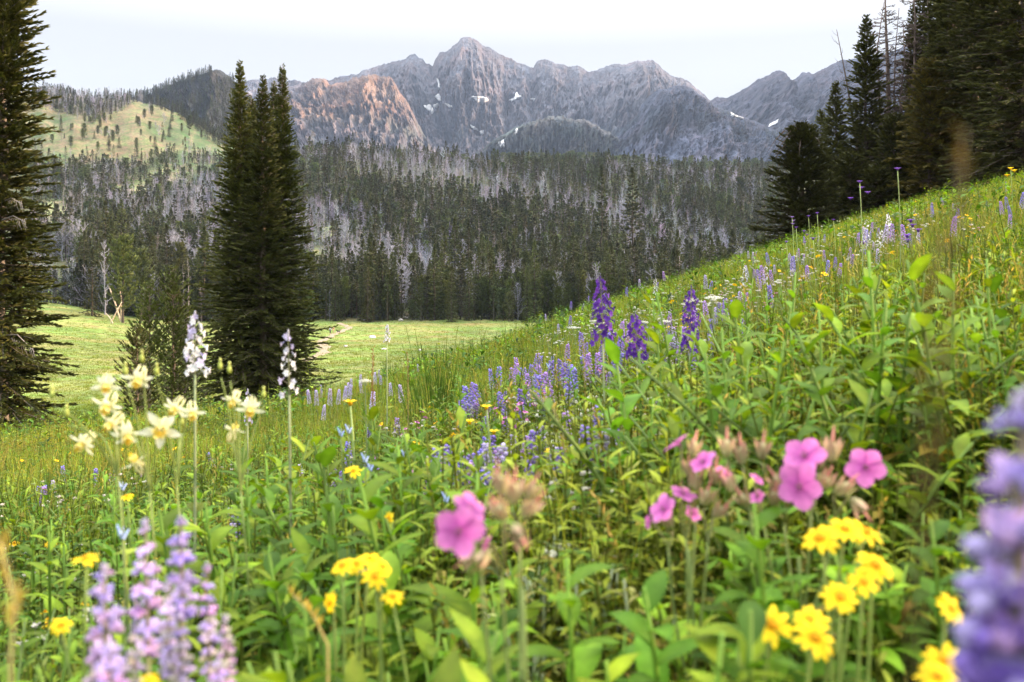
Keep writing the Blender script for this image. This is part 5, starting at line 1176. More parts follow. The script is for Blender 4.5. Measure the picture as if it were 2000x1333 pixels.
def columbine(seed, u, v, d, flowers, label, buds=()):
    rs = np.random.default_rng(seed); j = P(u, v, d); b = Vector((j.x + .02, d + .05, 0)); b.z = float(gz(b.x, b.y)) - .02; t = thing('columbine', label, 'flower', b, 0, 1, 'cream columbines at the left'); j0 = j - b
    st = G(); st.tube(curve3((0, 0, 0), j0, (.02, 0, 0)), np.linspace(.003, .002, 8), 5, (.19, .25, .07))
    for k, (fu, fv, fc, s) in enumerate(list(flowers) + [(x, y, (0, -.2, 1), 1) for x, y in buds]):
        e = P(fu, fv, d + rs.normal() * .05) - b; f = Vector(fc).normalized(); back = e - f * .026 * s; st.tube(curve3(j0, back, (0, 0, .05), 7), np.linspace(.0019, .0012, 7), 5, (.19, .25, .07))
        if k < len(flowers):
            m = CMF[k % 3]; o = link('flower', m[0], t); o.location = e; o.scale = (s,) * 3; align(o, f, rs.uniform(0, 6)); link('cup', m[1], o)
        else:
            g = G(); g.blob((0, 0, 0), (.005, .005, .010), None, (.45, .52, .14), 1); g.blob((0, 0, .012), (.003, .003, .006), None, (.55, .6, .2), 1); o = part('bud', g, M_PETAL, t, True); o.location = e
    part('stem', st, M_STEM, t, True)
    for k in range(4):
        a = k * 1.6 + seed; g = G(); q = Vector((math.cos(a) * .06, math.sin(a) * .06, .04)); g.tube([(0, 0, 0), q], [.0014, .001], 3, (.18, .24, .08)); g.merge(palmate(seed + k, .035, (.12, .21, .06), 5, .55), None, q); l = part('leaf', g, M_LEAF, t); l.location = j0 * (.3 + .15 * k)
columbine(41, 230, 930, 1.75, [(207, 752, (.2, -.6, -.55), .95), (210, 792, (-.1, -.55, -.6), 1.15), (219, 827, (-.4, -.5, -.5), 1.0), (163, 866, (-.3, -.55, -.45), 1.05)], 'cream columbine with four nodding flowers, leftmost of the columbines', [(130, 806), (102, 770)])
columbine(42, 292, 960, 1.7, [(270, 740, (.0, -.6, -.6), 1.1), (248, 850, (.3, -.5, -.6), 1.15), (315, 838, (.15, -.85, -.2), 1.35), (266, 903, (-.4, -.1, .6), 1.0)], 'cream columbine carrying the largest open flower, middle of the columbines', [(277, 700), (245, 725)])
columbine(43, 345, 950, 1.85, [(342, 797, (-.3, -.6, -.6), 1.05), (375, 806, (.2, -.5, -.6), 1.0)], 'pale columbine with two flowers under the white flower spike', [(306, 725), (355, 825)])
columbine(44, 470, 960, 1.9, [(456, 782, (-.2, -.5, -.7), .95), (489, 798, (.1, -.6, -.55), 1.15), (456, 842, (.1, .3, .6), 1.0)], 'pale columbine with three flowers in front of the central firs, rightmost of the columbines', [(430, 715), (448, 722), (515, 770)])

# --- tall spikes: larkspurs and pale spikes
def larkspur_spike(seed, L, r, n, cols, s=1., loose=0.):
    rs = np.random.default_rng(seed); g = G(); g.tube([(0, 0, 0), (0, 0, L)], [.0035, .0012], 5, (.22, .24, .12))
    for k in range(n):
        if rs.random() < .12: continue
        f = (k + .5) / n; z = L * f; a = k * 2.4 + rs.normal() * .3; rr = r * (1 - .55 * f ** 2.6) * (.75 + .5 * rs.random()) * (1 + loose * rs.normal()); c = A(cols[rs.integers(len(cols))]) * rs.uniform(.75, 1.3)
        o = A([math.cos(a) * rr, math.sin(a) * rr, z]); g.tube([(0, 0, z - .012), o * A([.7, .7, 1])], [.0012, .0009], 3, (.2, .2, .16))
        sz = .012 * s * (1 - .35 * f) * rs.uniform(.75, 1.2)
        for j in range(5):
            b = j * 1.257; fr = frame((math.cos(a), math.sin(a), -.1)); dv = fr[:, 0] * math.cos(b) + fr[:, 2] * math.sin(b) + fr[:, 1] * .35
            g.leaf(o, dv, fr[:, 1], sz, sz * .8, .2, c, c * 1.2, 2, 0, .15, .9, .4)
        g.tube([o, o * A([.55, .55, 1]) + A([0, 0, .010 * s])], [.0026 * s, .0008], 4, c * .8)
    for k in range(6): g.blob((0, 0, L * (1 + .012 * k)), (.003, .003, .005), None, A(cols[0]) * .8 + A([.05, .05, .03]), 1)
    return g
def spike_plant(name, label, seed, u, v0, v1, d, r, n, cols, group=None, s=1., leaves=6, lean=0., cat='flower'):
    top = P(u, v0, d); L = (v1 - v0) / F * d; b = Vector((top.x + lean, d, 0)); b.z = float(gz(b.x, d)) - .02; t = thing(name, label, cat, b, 0, 1, group)
    dv = (top - b).normalized(); base = top - b - dv * L; st = G(); st.tube(curve3((0, 0, 0), base, (-lean * .2, 0, 0)), np.linspace(.006, .0035, 8), 6, (.24, .28, .14)); part('stem', st, M_STEM, t, True)
    o = part('flower_spike', larkspur_spike(seed, L, r, n, cols, s, .18), M_PETAL, t); o.location = base; align(o, dv, seed)
    for k in range(leaves):
        a = k * 2.4 + seed; g = G(); ll = .13 * (1 - .07 * k)
        for w in (-.5, 0, .5): g.leaf((0, 0, 0), (math.cos(a + w), math.sin(a + w), .5), (-math.cos(a), -math.sin(a), 1), ll, .02, 1.0, A([.11, .18, .04]), None, 4, 0, .2)
        l = part('leaf', g, M_LEAF, t); l.location = base * (.15 + .12 * k)
    return t
PUR = [(.10, .035, .30), (.075, .025, .24), (.15, .05, .36)]; WHT = [(.66, .66, .76), (.72, .72, .74), (.52, .48, .70)]
GL_ = 'deep purple larkspurs in the middle of the slope'
spike_plant('larkspur', 'deep purple larkspur, left and tallest of the three in front of the forest', 51, 1173, 548, 672, 3.9, .042, 84, PUR, GL_, 1.45, 6, .04)
spike_plant('larkspur', 'deep purple larkspur, shortest and middle one of the three', 52, 1241, 618, 702, 4.1, .044, 60, PUR, GL_, 1.45, 6, .03)
spike_plant('larkspur', 'deep purple larkspur, right one of the three, beside the flat white umbels', 53, 1350, 566, 690, 4.3, .040, 80, PUR, GL_, 1.4, 6, -.02)
spike_plant('larkspur', 'small dark purple larkspur far under the middle larkspur', 54, 1262, 738, 800, 4.6, .02, 14, PUR, GL_, 1., 5, -.02)
GP_ = 'pale flower spikes'
spike_plant('pale_larkspur', 'white spike with lilac hearts, largest, in front of the young pines', 55, 381, 617, 732, 2.5, .025, 34, WHT, GP_, 1.2, 6, .0)
spike_plant('pale_larkspur', 'white spike with half open florets in front of the central firs', 56, 563, 654, 772, 2.5, .020, 22, WHT, GP_, .95, 6, .02)
spike_plant('pale_larkspur', 'slender pale spike rising alone over the meadow', 57, 756, 636, 668, 7., .018, 26, WHT, GP_, 1., 4, .0)
spike_plant('pale_larkspur', 'little white spike at the foot of the central firs', 58, 484, 765, 830, 4.5, .016, 22, WHT, GP_, .9, 4, 0)
for k, (u, v0, v1, d, lab) in enumerate([(1693, 432, 480, 13, 'white spike high on the right slope, left one'), (1735, 420, 458, 13, 'white spike high on the right slope with the densest head'), (1722, 452, 495, 12, 'white spike lower on the right slope beside the dense one'), (1688, 460, 492, 12.5, 'small white spike left of the dense one on the right slope'), (1455, 522, 560, 14, 'white spike near the crest over the right larkspur'), (1495, 522, 570, 13, 'second white spike near the crest right of the right larkspur'), (1280, 545, 575, 20, 'white spike on the crest left of the right larkspur'), (1760, 620, 650, 8, 'pale spike in the weeds of the right slope')]):
    spike_plant('pale_larkspur', lab, 580 + k, u, v0, v1, d, .045, 34, WHT[:2], GP_, 1.6, 3)

# --- white umbels
def umbel(seed, R, n, heads=9):
    rs = np.random.default_rng(seed); g, st = G(), G()
    for k in range(n):
        r = R * math.sqrt((k + .5) / n); a = k * 2.4; e = A([math.cos(a) * r, math.sin(a) * r, .012 - .25 * r * r / R]); st.tube([(0, 0, -R * .7), e], [.0012, .0007], 3, (.24, .28, .14))
        for j in range(heads): g.blob(e + A([rs.normal() * R * .13, rs.normal() * R * .13, rs.normal() * .003]), (R * .07, R * .07, R * .04), None, A([.78, .78, .72]) * rs.uniform(.85, 1.1), 1)
    return g, st
def umbel_plant(name, label, seed, u, v, d, R, n=16, group=None):
    top = P(u, v, d); b = Vector((top.x, d, 0)); b.z = float(gz(b.x, d)) - .02; t = thing(name, label, 'flower', b, 0, 1, group); e = top - b
    g, s = umbel(seed, R, n); s2 = G(); s2.tube(curve3((0, 0, 0), e - Vector((0, 0, R * .7)), (.02, 0, 0)), np.linspace(.005, .003, 8), 5, (.2, .25, .1)); s2.merge(s, None, tuple(e)); part('stem', s2, M_STEM, t); o = part('umbel', g, M_PETAL, t, True); o.location = e
    for k in range(3):
        a = k * 2.1; f = forb(seed + k, .16, 14, .04, .012, (.12, .19, .05)); l = part('leaf', f, M_LEAF, t); l.location = e * (.2 + .18 * k); l.rotation_euler = (0, .9, a)
UM = 'flat white umbels'
for i, (u, v, d, R, lab) in enumerate([(1393, 583, 5.5, .055, 'flat white umbel right of the right purple larkspur, the widest'), (1352, 588, 5.8, .05, 'flat white umbel behind the right purple larkspur'), (1285, 624, 6., .04, 'flat white umbel between the middle and right larkspurs'), (1300, 630, 6.2, .035, 'smaller flat white umbel between the middle and right larkspurs'), (1258, 632, 6.2, .035, 'flat white umbel touching the middle larkspur'), (1373, 668, 5.6, .045, 'flat white umbel low under the right larkspur'), (713, 747, 4.5, .03, 'lone flat white umbel right of the central firs'), (1120, 640, 14, .1, 'pale umbel at the edge of the slope over the meadow')]):
    umbel_plant('white_umbel', lab, 800 + i, u, v, d, R, 16, UM)

# --- tall grass tuft and loose grass stalks
def tall_grass(label, u, v0, d, W, n, seed, col=(.11, .20, .04)):
    b = gp(u, d); H = (HV - v0) / F * d - b.z; rs = np.random.default_rng(seed); t = thing('grass_clump', label, 'grass', b); bl, hd = G(), G()
    for k in range(n):
        x = rs.normal() * W * .35; q = [A([x * .6, rs.normal() * W * .2, -.03]), A([x * .8, 0, H * .5]), A([x * 1.3 + rs.normal() * .03, rs.normal() * .05, H * rs.uniform(.45, .85)])]
        pts = curve3(q[0], q[2], q[1] - (q[0] + q[2]) / 2, 6); bl.tube(pts, np.linspace(.007, .002, 6), 3, A(col) * rs.uniform(.7, 1.3))
    for k in range(max(4, n // 6)):
        x = rs.normal() * W * .45; h = H * rs.uniform(.8, 1); pts = curve3((x * .4, 0, 0), (x * 1.4, 0, h), (0, 0, .1), 7); bl.tube(pts, np.linspace(.005, .002, 7), 3, A(col) * .9)
        for j in range(12):
            p = pts[5].lerp(pts[6], j / 12); a = j * 2.4; hd.leaf(p, (math.cos(a) * .25, math.sin(a) * .25, 1), (1, 0, 0), .035, .012, .1, (.16, .17, .06), None, 2)
    part('blade', bl, M_GRASS, t); part('seed_head', hd, M_GRASS, t)
tall_grass('tall dark green grass clump standing in front of the meadow', 858, 628, 8.5, .42, 60, 3)
tall_grass('small tall grass clump beside the larger one over the meadow', 820, 690, 8, .25, 16, 4)
def stalk(label, pts, cols, seed, hl=.35, n=60, r=.0022, plume=.02, name='grass_stalk'):
    b = gp(0, 1); p0 = Vector(pts[0]); t = thing(name, label, 'grass', p0); st, hd = G(), G(); rs = np.random.default_rng(seed); q = [Vector(p) - p0 for p in pts]; st.tube(q, np.linspace(r, r * .5, len(q)), 5, cols[0]); part('stem', st, M_STEM, t, True)
    m = len(q) - 1
    for k in range(n):
        f = m * (1 - hl * rs.random()); i = min(int(f), m - 1); c = q[i].lerp(q[i + 1], f - i); a = rs.uniform(0, 6.28); e = (math.cos(a) * .6, math.sin(a) * .6, 1)
        hd.leaf(c, e, (math.sin(a), math.cos(a), 0), plume * rs.uniform(.6, 1.2), plume * .22, .2, A(cols[1]) * rs.uniform(.7, 1.3), None, 2)
    part('seed_head', hd, M_GRASS, t); return t
def stalk_px(label, px, d, *a, **k):
    q = [P(u, v, d) for u, v in px]; g = Vector((q[0].x, q[0].y, float(gz(q[0].x, q[0].y)))); return stalk(label, [g] + q, *a, **k)
BR = ((.07, .055, .02), (.085, .06, .022))
stalk_px('very near blurred brown grass plume crossing the right slope', [(1800, 1150), (1838, 760), (1862, 480), (1885, 250)], .36, BR, 1, .7, 30, .0009, .012)
stalk_px('second very near blurred brown grass plume beside the first', [(1775, 1200), (1800, 800), (1815, 600), (1835, 470)], .40, BR, 2, .5, 18, .0008, .011)
stalk_px('near blurred straw grass stalk bending in the left foreground', [(20, 1280), (30, 1180), (0, 1060)], .7, ((.3, .28, .12), (.38, .30, .14)), 3, .5, 24, .0016, .02)
stalk_px('straw coloured grass stalk with a drooping tip among the small lupines', [(1110, 960), (1100, 850), (1075, 788), (1030, 775)], 2.6, ((.34, .30, .14), (.42, .33, .17)), 4, .6, 30, .002, .022)
stalk_px('drooping straw grass stalk right of the straight one among the small lupines', [(1125, 990), (1112, 880), (1080, 790), (1040, 770)], 3.1, ((.34, .30, .14), (.42, .33, .17)), 5, .6, 30, .002, .022)
stalk_px('dark brown dock stalk left of the tall grass clump', [(728, 800), (727, 740), (729, 680)], 4.5, ((.2, .13, .07), (.26, .15, .08)), 6, .6, 60, .003, .022)
stalk_px('dark brown seed stalk right of the first brown one', [(797, 800), (797, 740), (796, 690)], 5, ((.18, .14, .06), (.2, .15, .06)), 7, .6, 40, .003, .022)
stalk_px('dark brown seed stalk under the left purple larkspur', [(1150, 850), (1142, 760), (1140, 670)], 3.6, ((.18, .15, .05), (.2, .16, .05)), 8, .6, 60, .002, .02)
stalk_px('fading flower stalk with a straw top at the lower centre left', [(640, 1260), (610, 1200), (570, 1160)], 1.1, ((.34, .28, .10), (.46, .34, .12)), 9, .5, 26, .002, .016)
stalk_px('grey seeding stalk on the right slope before the border', [(1880, 900), (1870, 780), (1862, 660)], 2.6, ((.3, .27, .16), (.48, .44, .36)), 10, .8, 60, .003, .03)
# --- tall stems with violet tops along the right-hand crest
def tip_flower(label, u, v, d, col, seed, n=1, group='violet topped stems on the right crest', s=1., name='harebell'):
    top = P(u, v, d); b = Vector((top.x + .02, d, 0)); b.z = float(gz(b.x, d)) - .02; e = top - b; t = thing(name, label, 'flower', b, 0, 1, group); st = G(); st.tube(curve3((0, 0, 0), e, (.03, 0, 0)), np.linspace(.006, .004, 8), 5, (.26, .34, .12)); part('stem', st, M_STEM, t, True); rs = np.random.default_rng(seed)
    for k in range(n):
        g = G(); o = A([0, 0, 0]) if k == 0 else A([rs.normal() * .05, rs.normal() * .05, -.05 * k]); c = A(col) * rs.uniform(.8, 1.2)
        for j in range(6):
            a = j * PI / 3; g.leaf(o, (math.cos(a), math.sin(a), .5), (-math.cos(a) * .5, -math.sin(a) * .5, 1), .036 * s, .022 * s, .3, c, c * 1.25, 3, 0, .2, 1., .2)
        g.blob(o, (.012 * s, .012 * s, .016 * s), None, c * .6, 1); f = part('flower', g, M_PETAL, t); f.location = e
    for k in range(3): f = forb(seed + k, .2, 8, .06, .014, (.13, .2, .05)); l = part('leaf', f, M_LEAF, t); l.location = e * (.1 + .2 * k); l.rotation_euler = (0, .7, k * 2)
VB = (.20, .09, .42)
for i, (u, v, d, n, s, lab) in enumerate([(1753, 331, 8, 1, 1.0, 'violet flower on the tallest bare stem before the black firs'), (1679, 356, 8, 4, .9, 'tall stem with several small violet bells before the black firs'), (1547, 425, 13, 3, 1., 'violet cluster on the crest left of the dark firs, leftmost'), (1579, 423, 13, 1, 1., 'violet flower on the crest, second from the left'), (1596, 417, 13, 1, 1., 'violet flower on the crest, third from the left'), (1555, 445, 12, 3, .9, 'violet flowers low on the crest under the leftmost cluster'), (1588, 467, 11, 1, 1.3, 'large violet flower on the slope under the crest'), (1536, 473, 12, 1, 1., 'violet flower at the edge of the crest over the forest'), (1628, 430, 12, 1, .9, 'violet flower right of the third one on the crest'),
        (1779, 432, 9, 5, 1.4, 'dense violet flower cluster on the right slope'), (1686, 475, 10, 1, 1.2, 'single violet flower beside the white spikes'), (1572, 474, 12, 1, .9, 'small bluish violet flower left of the large one under the crest')]):
    tip_flower(lab, u, v, d, VB if i not in (2, 11) else (.34, .22, .55), 820 + i, n, s=s)
tip_flower('bright yellow flower on the top of the right crest', 1974, 330, 14, (.8, .52, .02), 840, 3, None, 1.5, 'yellow_daisy')
tip_flower('dark eyed yellow daisy right of the central firs', 684, 788, 3.6, (.85, .55, .015), 841, 1, None, .9, 'yellow_daisy')
tip_flower('bright yellow double flower in the middle of the small lupines', 950, 797, 3.3, (.85, .6, .015), 842, 3, None, .7, 'yellow_daisy')
tip_flower('yellow daisy right of the right larkspur', 1503, 682, 4.2, (.8, .5, .02), 843, 1, None, .8, 'yellow_daisy')

# --- blue bells in the leafy patch
for i, (u, v, d) in enumerate([(712, 886, 2.4), (722, 902, 2.4), (238, 1027, 1.6), (680, 830, 2.6), (870, 962, 2.2), (1398, 832, 3), (1445, 830, 3), (238, 940, 2.4), (665, 836, 2.6), (1070, 710, 5), (790, 880, 2.6), (1228, 890, 3)]):
    top = P(u, v, d); b = gp(u, d); e = top - b; t = thing('bluebell', ['small sky blue bell flower near the dark leaves in the middle', 'sky blue bell flower above the lilac lupines', 'pale blue bell flower in the grass'][0 if i in (0, 1, 3, 4, 8, 10) else 1 if i in (2, 7) else 2], 'flower', b, 0, 1, ['blue bells of the middle', 'blue bells above the lupines', 'pale blue bells'][0 if i in (0, 1, 3, 4, 8, 10) else 1 if i in (2, 7) else 2])
    st = G(); st.tube(curve3((0, 0, 0), e, (.02, 0, .02)), np.linspace(.003, .0015, 7), 5, (.15, .2, .07)); part('stem', st, M_STEM, t, True)
    for k in range(3):
        g = G(); g.tube([(0, 0, .002), (0, -.002, -.006), (0, -.004, -.013), (0, -.005, -.017)], [.0014, .0024, .003, .0038], 8, (.34, .42, .70), 0, (.40, .50, .76), False); o = part('flower', g, M_PETAL, t, True); o.location = e + Vector((.008 * (k - 1), .004 * k, -.005 * k)); o.rotation_euler = (.4 * k, .5 * (k - 1), k)
    f = forb(850 + i, max(.1, e.z * .8), 9, .07, .025, (.10, .18, .06)); part('leaf', f, M_LEAF, t)

# --- many small flowers of the slope: one of each kind with its parts, then copies
def proto_lupine(seed, cols):
    t = thing('small_lupine', 'x', 'flower', (0, 0, -400)); st = G(); st.tube([(0, 0, -.02), (.01, 0, .2), (0, .01, .36)], [.004, .003, .003], 4, (.2, .24, .1)); part('stem', st, M_STEM, t)
    rs = np.random.default_rng(seed); g = G()
    for k in range(44):
        f = k / 44; a = k * 2.4; r = .022 * (1 - .6 * f ** 2); c = A(cols[rs.integers(len(cols))]) * rs.uniform(.75, 1.3); c = c if f > .25 else c * .5 + A([.25, .25, .2])
        g.blob((math.cos(a) * r, math.sin(a) * r, .34 + .17 * f), (.008, .008, .006), None, c, 1)
    part('flower_spike', g, M_PETAL, t)
    for k in range(2): l = G(); l.merge(palmate(seed + k, .06, (.13, .19, .07), 6)); o = part('leaf', l, M_LEAF, t); o.location = (.05 * (-1) ** k, .02, .14 + .1 * k)
    return t
def proto_daisy(seed, pc, dc, R, n=10, h=.4, heads=1, name='small_daisy', ball=False):
    t = thing(name, 'x', 'flower', (0, 0, -400)); rs = np.random.default_rng(seed); st = G()
    for k in range(heads):
        e = A([rs.normal() * .05 * (heads > 1), rs.normal() * .05 * (heads > 1), h * rs.uniform(.85, 1)]); st.tube([(0, 0, -.02), e * A([.6, .6, .5]), e], [.003, .0025, .002], 4, (.18, .23, .08)); g = G()
        if ball:
            for j in range(14): g.blob(e + rs.normal(0, R * .42, 3) * A([1, 1, .35]), (R * .26, R * .26, R * .2), None, A(pc) * rs.uniform(.8, 1.15), 1)
        else:
            tl_ = rs.normal(0, .4, 2) + A([0, -.5])
            fr = frame((1, 0, 0), (tl_[0], tl_[1], 1))
            for j in range(n):
                a = j * 2 * PI / n; dv = fr[:, 0] * math.cos(a) + fr[:, 1] * math.sin(a); g.leaf(e, dv, fr[:, 2], R, R * (.45 if n > 6 else .95), .3, pc, A(pc) * 1.1, 3, 0, .1, 1.1, .3)
            g.blob(e + fr[:, 2] * .003, (R * .28,) * 3, None, dc, 1)
        part('flower', g, M_PETAL, t)
    part('stem', st, M_STEM, t); f = forb(seed, h * .6, 7, .07, .018, (.12, .19, .05)); part('leaf', f, M_LEAF, t); return t
PL = [proto_lupine(900, [(.34, .26, .62), (.28, .20, .55)]), proto_lupine(901, [(.40, .28, .62), (.46, .28, .58)]), proto_lupine(902, [(.24, .20, .55), (.32, .28, .62)]), proto_lupine(903, [(.52, .45, .66), (.45, .40, .6)])]
PY = [proto_daisy(910, (.82, .52, .012), (.5, .25, .01), .022, 10, .42, 1, 'yellow_daisy'), proto_daisy(911, (.85, .58, .02), (.6, .3, .01), .017, 9, .36, 3, 'yellow_daisy')]
PW = [proto_daisy(920, (.60, .60, .50), (.5, .5, .3), .026, 8, .36, 2, 'white_yarrow', True), proto_daisy(921, (.62, .62, .54), (.5, .5, .3), .018, 8, .30, 4, 'white_yarrow', True)]
PP_ = [proto_daisy(930, (.62, .22, .48), (.4, .1, .3), .017, 5, .42, 2, 'small_geranium')]
PWS = [proto_daisy(940, (.66, .62, .55), (.4, .3, .2), .012, 6, .42, 5, 'pale_wildflower', True)]
USED = set()
def put_small(t, loc, rz, sc, label, group):
    if t.name not in USED:
        USED.add(t.name); t.location = loc; t.rotation_euler = (0, 0, rz); t.scale = (sc,) * 3; t['label'] = label; t['group'] = group; return
    dup(t, loc, rz, sc, label, group, (rng.normal() * .1, rng.normal() * .1))
def zone_small(ps, n, u0, u1, d0, d1, s0, s1, label, group, p=1.0):
    k = 0; m = 0
    while k < n and m < n * 6:
        m += 1; u = rng.uniform(u0, u1); d = d0 * (d1 / d0) ** (rng.random() ** p); cr = float(np.interp(u, TU, T_CR))
        if d > cr: continue
        b = gp(u, d)
        if fbm(b.x * .9, b.y * .5, len(label), 2) < -.12: continue
        put_small(ps[rng.integers(len(ps))], b, rng.uniform(0, 6.28), rng.uniform(s0, s1), label, group); k += 1
zone_small(PL[:3], 84, 900, 1290, 3.6, 9, .85, 1.25, 'small violet lupine in the drift left of and below the purple larkspurs', 'small lupines below the larkspurs')
zone_small(PL, 40, 1270, 1520, 4.6, 9, .75, 1.15, 'small lilac lupine in the drift right of and below the right larkspur', 'small lupines right of the larkspurs')
zone_small(PL, 40, 800, 1200, 2.3, 4.2, .85, 1.15, 'violet lupine among the leaves nearer than the drift, middle of the photo', 'nearer small lupines of the middle')
zone_small(PL, 12, 540, 860, 3, 7, .8, 1.1, 'small lupine between the central firs and the tall grass clump', 'small lupines before the central firs')
zone_small(PL[3:], 22, 610, 830, 9, 24, 1., 1.5, 'pale grey lupine spike at the meadow side of the slope', 'pale lupines at the meadow side')
zone_small(PL, 24, 60, 520, 3.4, 8, .7, .95, 'small lupine in the grass below the left trees', 'small lupines at the left')
zone_small(PL, 60, 1450, 2000, 9, 30, .9, 1.4, 'small lupine high on the right slope under the black firs', 'small lupines of the high right slope')
zone_small(PL, 18, 1060, 1400, 14, 42, 1.2, 2.0, 'bluish lupine on the shoulder of the slope over the meadow', 'bluish lupines on the shoulder')
zone_small(PY, 130, 1150, 1950, 8, 40, .9, 1.6, 'small yellow daisy high on the right slope', 'yellow daisies of the high slope')
zone_small(PY, 44, 700, 1300, 2.4, 8, .9, 1.35, 'small yellow daisy among the small lupines', 'yellow daisies among the small lupines')
zone_small(PY, 30, 0, 560, 2.6, 12, .95, 1.3, 'small yellow daisy in the grass below the left trees', 'yellow daisies at the left')
zone_small(PW, 60, 1010, 1360, 2.0, 5.5, .95, 1.3, 'small white yarrow in the pale patch below the larkspurs', 'white yarrows below the larkspurs')
zone_small(PW, 120, 1080, 1800, 9, 45, 1.0, 1.8, 'small white yarrow high on the slope', 'white yarrows of the high slope')
zone_small(PW, 16, 60, 560, 2.6, 6, .6, .9, 'small white yarrow in the left grass', 'white yarrows at the left')
zone_small(PP_, 34, 700, 1150, 2.6, 7, 1.0, 1.35, 'small pink geranium among the leaves in the middle of the slope', 'small pink geraniums of the middle')
zone_small(PP_, 30, 1150, 1950, 5, 14, .9, 1.2, 'small pink geranium on the right slope', 'small pink geraniums of the right slope')
zone_small(PWS, 170, 1050, 1900, 7, 40, .9, 1.5, 'pale faded wildflower on the right slope', 'faded wildflowers of the right slope')

zone_small(PWS, 44, 600, 1350, 2.2, 6, .9, 1.3, 'pale faded wildflower in the middle of the slope', 'faded wildflowers of the middle')
zone_small(PW, 36, 600, 1350, 2.4, 6.5, .9, 1.25, 'small white yarrow among leaves in the middle of the slope', 'white yarrows of the middle')
zone_small(PWS, 24, 0, 560, 2.2, 7, .9, 1.2, 'pale faded wildflower in the left grass', 'faded wildflowers at the left')

# ------------------------------------------------------------------ boulders, hikers and dog on the meadow
for i, (u, v, w, lab) in enumerate([(716, 627, 12, 'pale boulder by the tiny bright fir at the meadow edge'), (783, 627, 9, 'low pale boulder left of the grey boulder'), (795, 622, 10, 'grey boulder beside the green bush pines'), (727, 661, 12, 'pale round boulder alone on the meadow'), (750, 684, 10, 'grey boulder on the meadow above the pale larkspur'), (675, 678, 8, 'small boulder near the bend of the trail'), (820, 685, 6, 'small boulder by the tall grass clump'), (985, 620, 7, 'small pale stone at the meadow edge')]):
    b = ghit(u, v, 70); s = w / F * b.y * .5; g = G(); V, T = ico(3); n = fbm(V[:, 0] * 1.6 + i * 3, V[:, 1] * 1.6 + V[:, 2] * 2, 70 + i, 3); V = V * (1 + .35 * n[:, None]) * A([1.1, .9, .62]); g.add(V * s, T, A([.46, .43, .41]) * (1 + .3 * n[:, None]))
    o = part('boulder', g, M_BOULDER, None, False); o.location = b + Vector((0, 0, s * .2)); tag(o, lab, 'rock', 'boulders on the meadow')
def skin(name, verts, edges, rad, col, parent, sub=2):
    me = bpy.data.meshes.new(name); me.from_pydata(verts, edges, []); o = link(name, me, parent); me.materials.append(col)
    md = o.modifiers.new('skin', 'SKIN'); md.use_smooth_shade = True
    for i, r in enumerate(rad): me.skin_vertices[0].data[i].radius = (r, r) if np.isscalar(r) else r; me.skin_vertices[0].data[i].use_root = (i == 0)
    s = o.modifiers.new('sub', 'SUBSURF'); s.levels = sub; s.render_levels = sub; return o
def cmat(n, c): return mat_plain(n, c, .85, 8, .12)
MS_, MBL, MDK, MTN, MBK, MHR = cmat('skin_tone', (.42, .25, .17)), cmat('blue_jacket_cloth', (.34, .42, .52)), cmat('dark_trouser_cloth', (.05, .05, .06)), cmat('tan_jacket_cloth', (.5, .34, .22)), cmat('black_fur', (.02, .018, .017)), cmat('brown_hair', (.08, .05, .03))
def hiker(label, u, v, coat, trou, face, stride):
    b = ghit(u, v, 100); t = thing('person', label, 'person', b, face); s = stride
    # pelvis, waist, chest, neck, head, crown | legs | arms (y is the walking direction)
    vs = [(0, 0, .95), (0, 0, 1.12), (0, .02, 1.36), (0, .02, 1.52), (0, .04, 1.62), (0, .03, 1.74), (.10, 0, .90), (.11, .16 * s, .50), (.11, .14 * s - .1 * (s < 0), .08), (.11, .14 * s + .14, .04), (-.10, 0, .90), (-.11, -.05 * s, .50), (-.11, -.30 * s, .10), (-.11, -.30 * s + .14, .05),
          (.19, .02, 1.42), (.25, -.10 * s, 1.15), (.24, .06, .92), (.24, .12, .82), (-.19, .02, 1.42), (-.25, .10 * s, 1.15), (-.24, .22, .95), (-.24, .28, .86)]
    es = [(0, 1), (1, 2), (2, 3), (3, 4), (4, 5), (0, 6), (6, 7), (7, 8), (8, 9), (0, 10), (10, 11), (11, 12), (12, 13), (2, 14), (14, 15), (15, 16), (16, 17), (2, 18), (18, 19), (19, 20), (20, 21)]
    skin('body', vs, es, [.14, .13, .15, .06, .10, .08, .09, .065, .045, .04, .09, .065, .045, .04, .06, .045, .035, .035, .06, .045, .035, .035], MS_, t)
    cv = [vs[0], vs[1], vs[2], vs[3], vs[14], vs[15], vs[16], vs[18], vs[19], vs[20]]; skin('jacket', cv, [(0, 1), (1, 2), (2, 3), (2, 4), (4, 5), (5, 6), (2, 7), (7, 8), (8, 9)], [.165, .155, .175, .075, .075, .058, .048, .075, .058, .048], coat, t)
    lv = [vs[0], vs[6], vs[7], vs[8], vs[10], vs[11], vs[12]]; skin('trousers', lv, [(0, 1), (1, 2), (2, 3), (0, 4), (4, 5), (5, 6)], [.155, .105, .08, .06, .105, .08, .06], trou, t)
    skin('hair', [(0, .0, 1.70), (0, .0, 1.76)], [(0, 1)], [.105, .07], MHR, t)
    skin('backpack', [(0, -.20, 1.12), (0, -.22, 1.42)], [(0, 1)], [.13, .11], MDK, t)
hiker('hiker in a pale blue top and dark trousers on the trail', 645, 653, MBL, MDK, .5, 1)
hiker('hiker in tan clothing walking behind the one in blue', 651, 651, MTN, MTN, .4, -1)
b = ghit(661, 651, 100); t = thing('dog', 'black dog following the hikers on the trail', 'dog', b, 1.2)
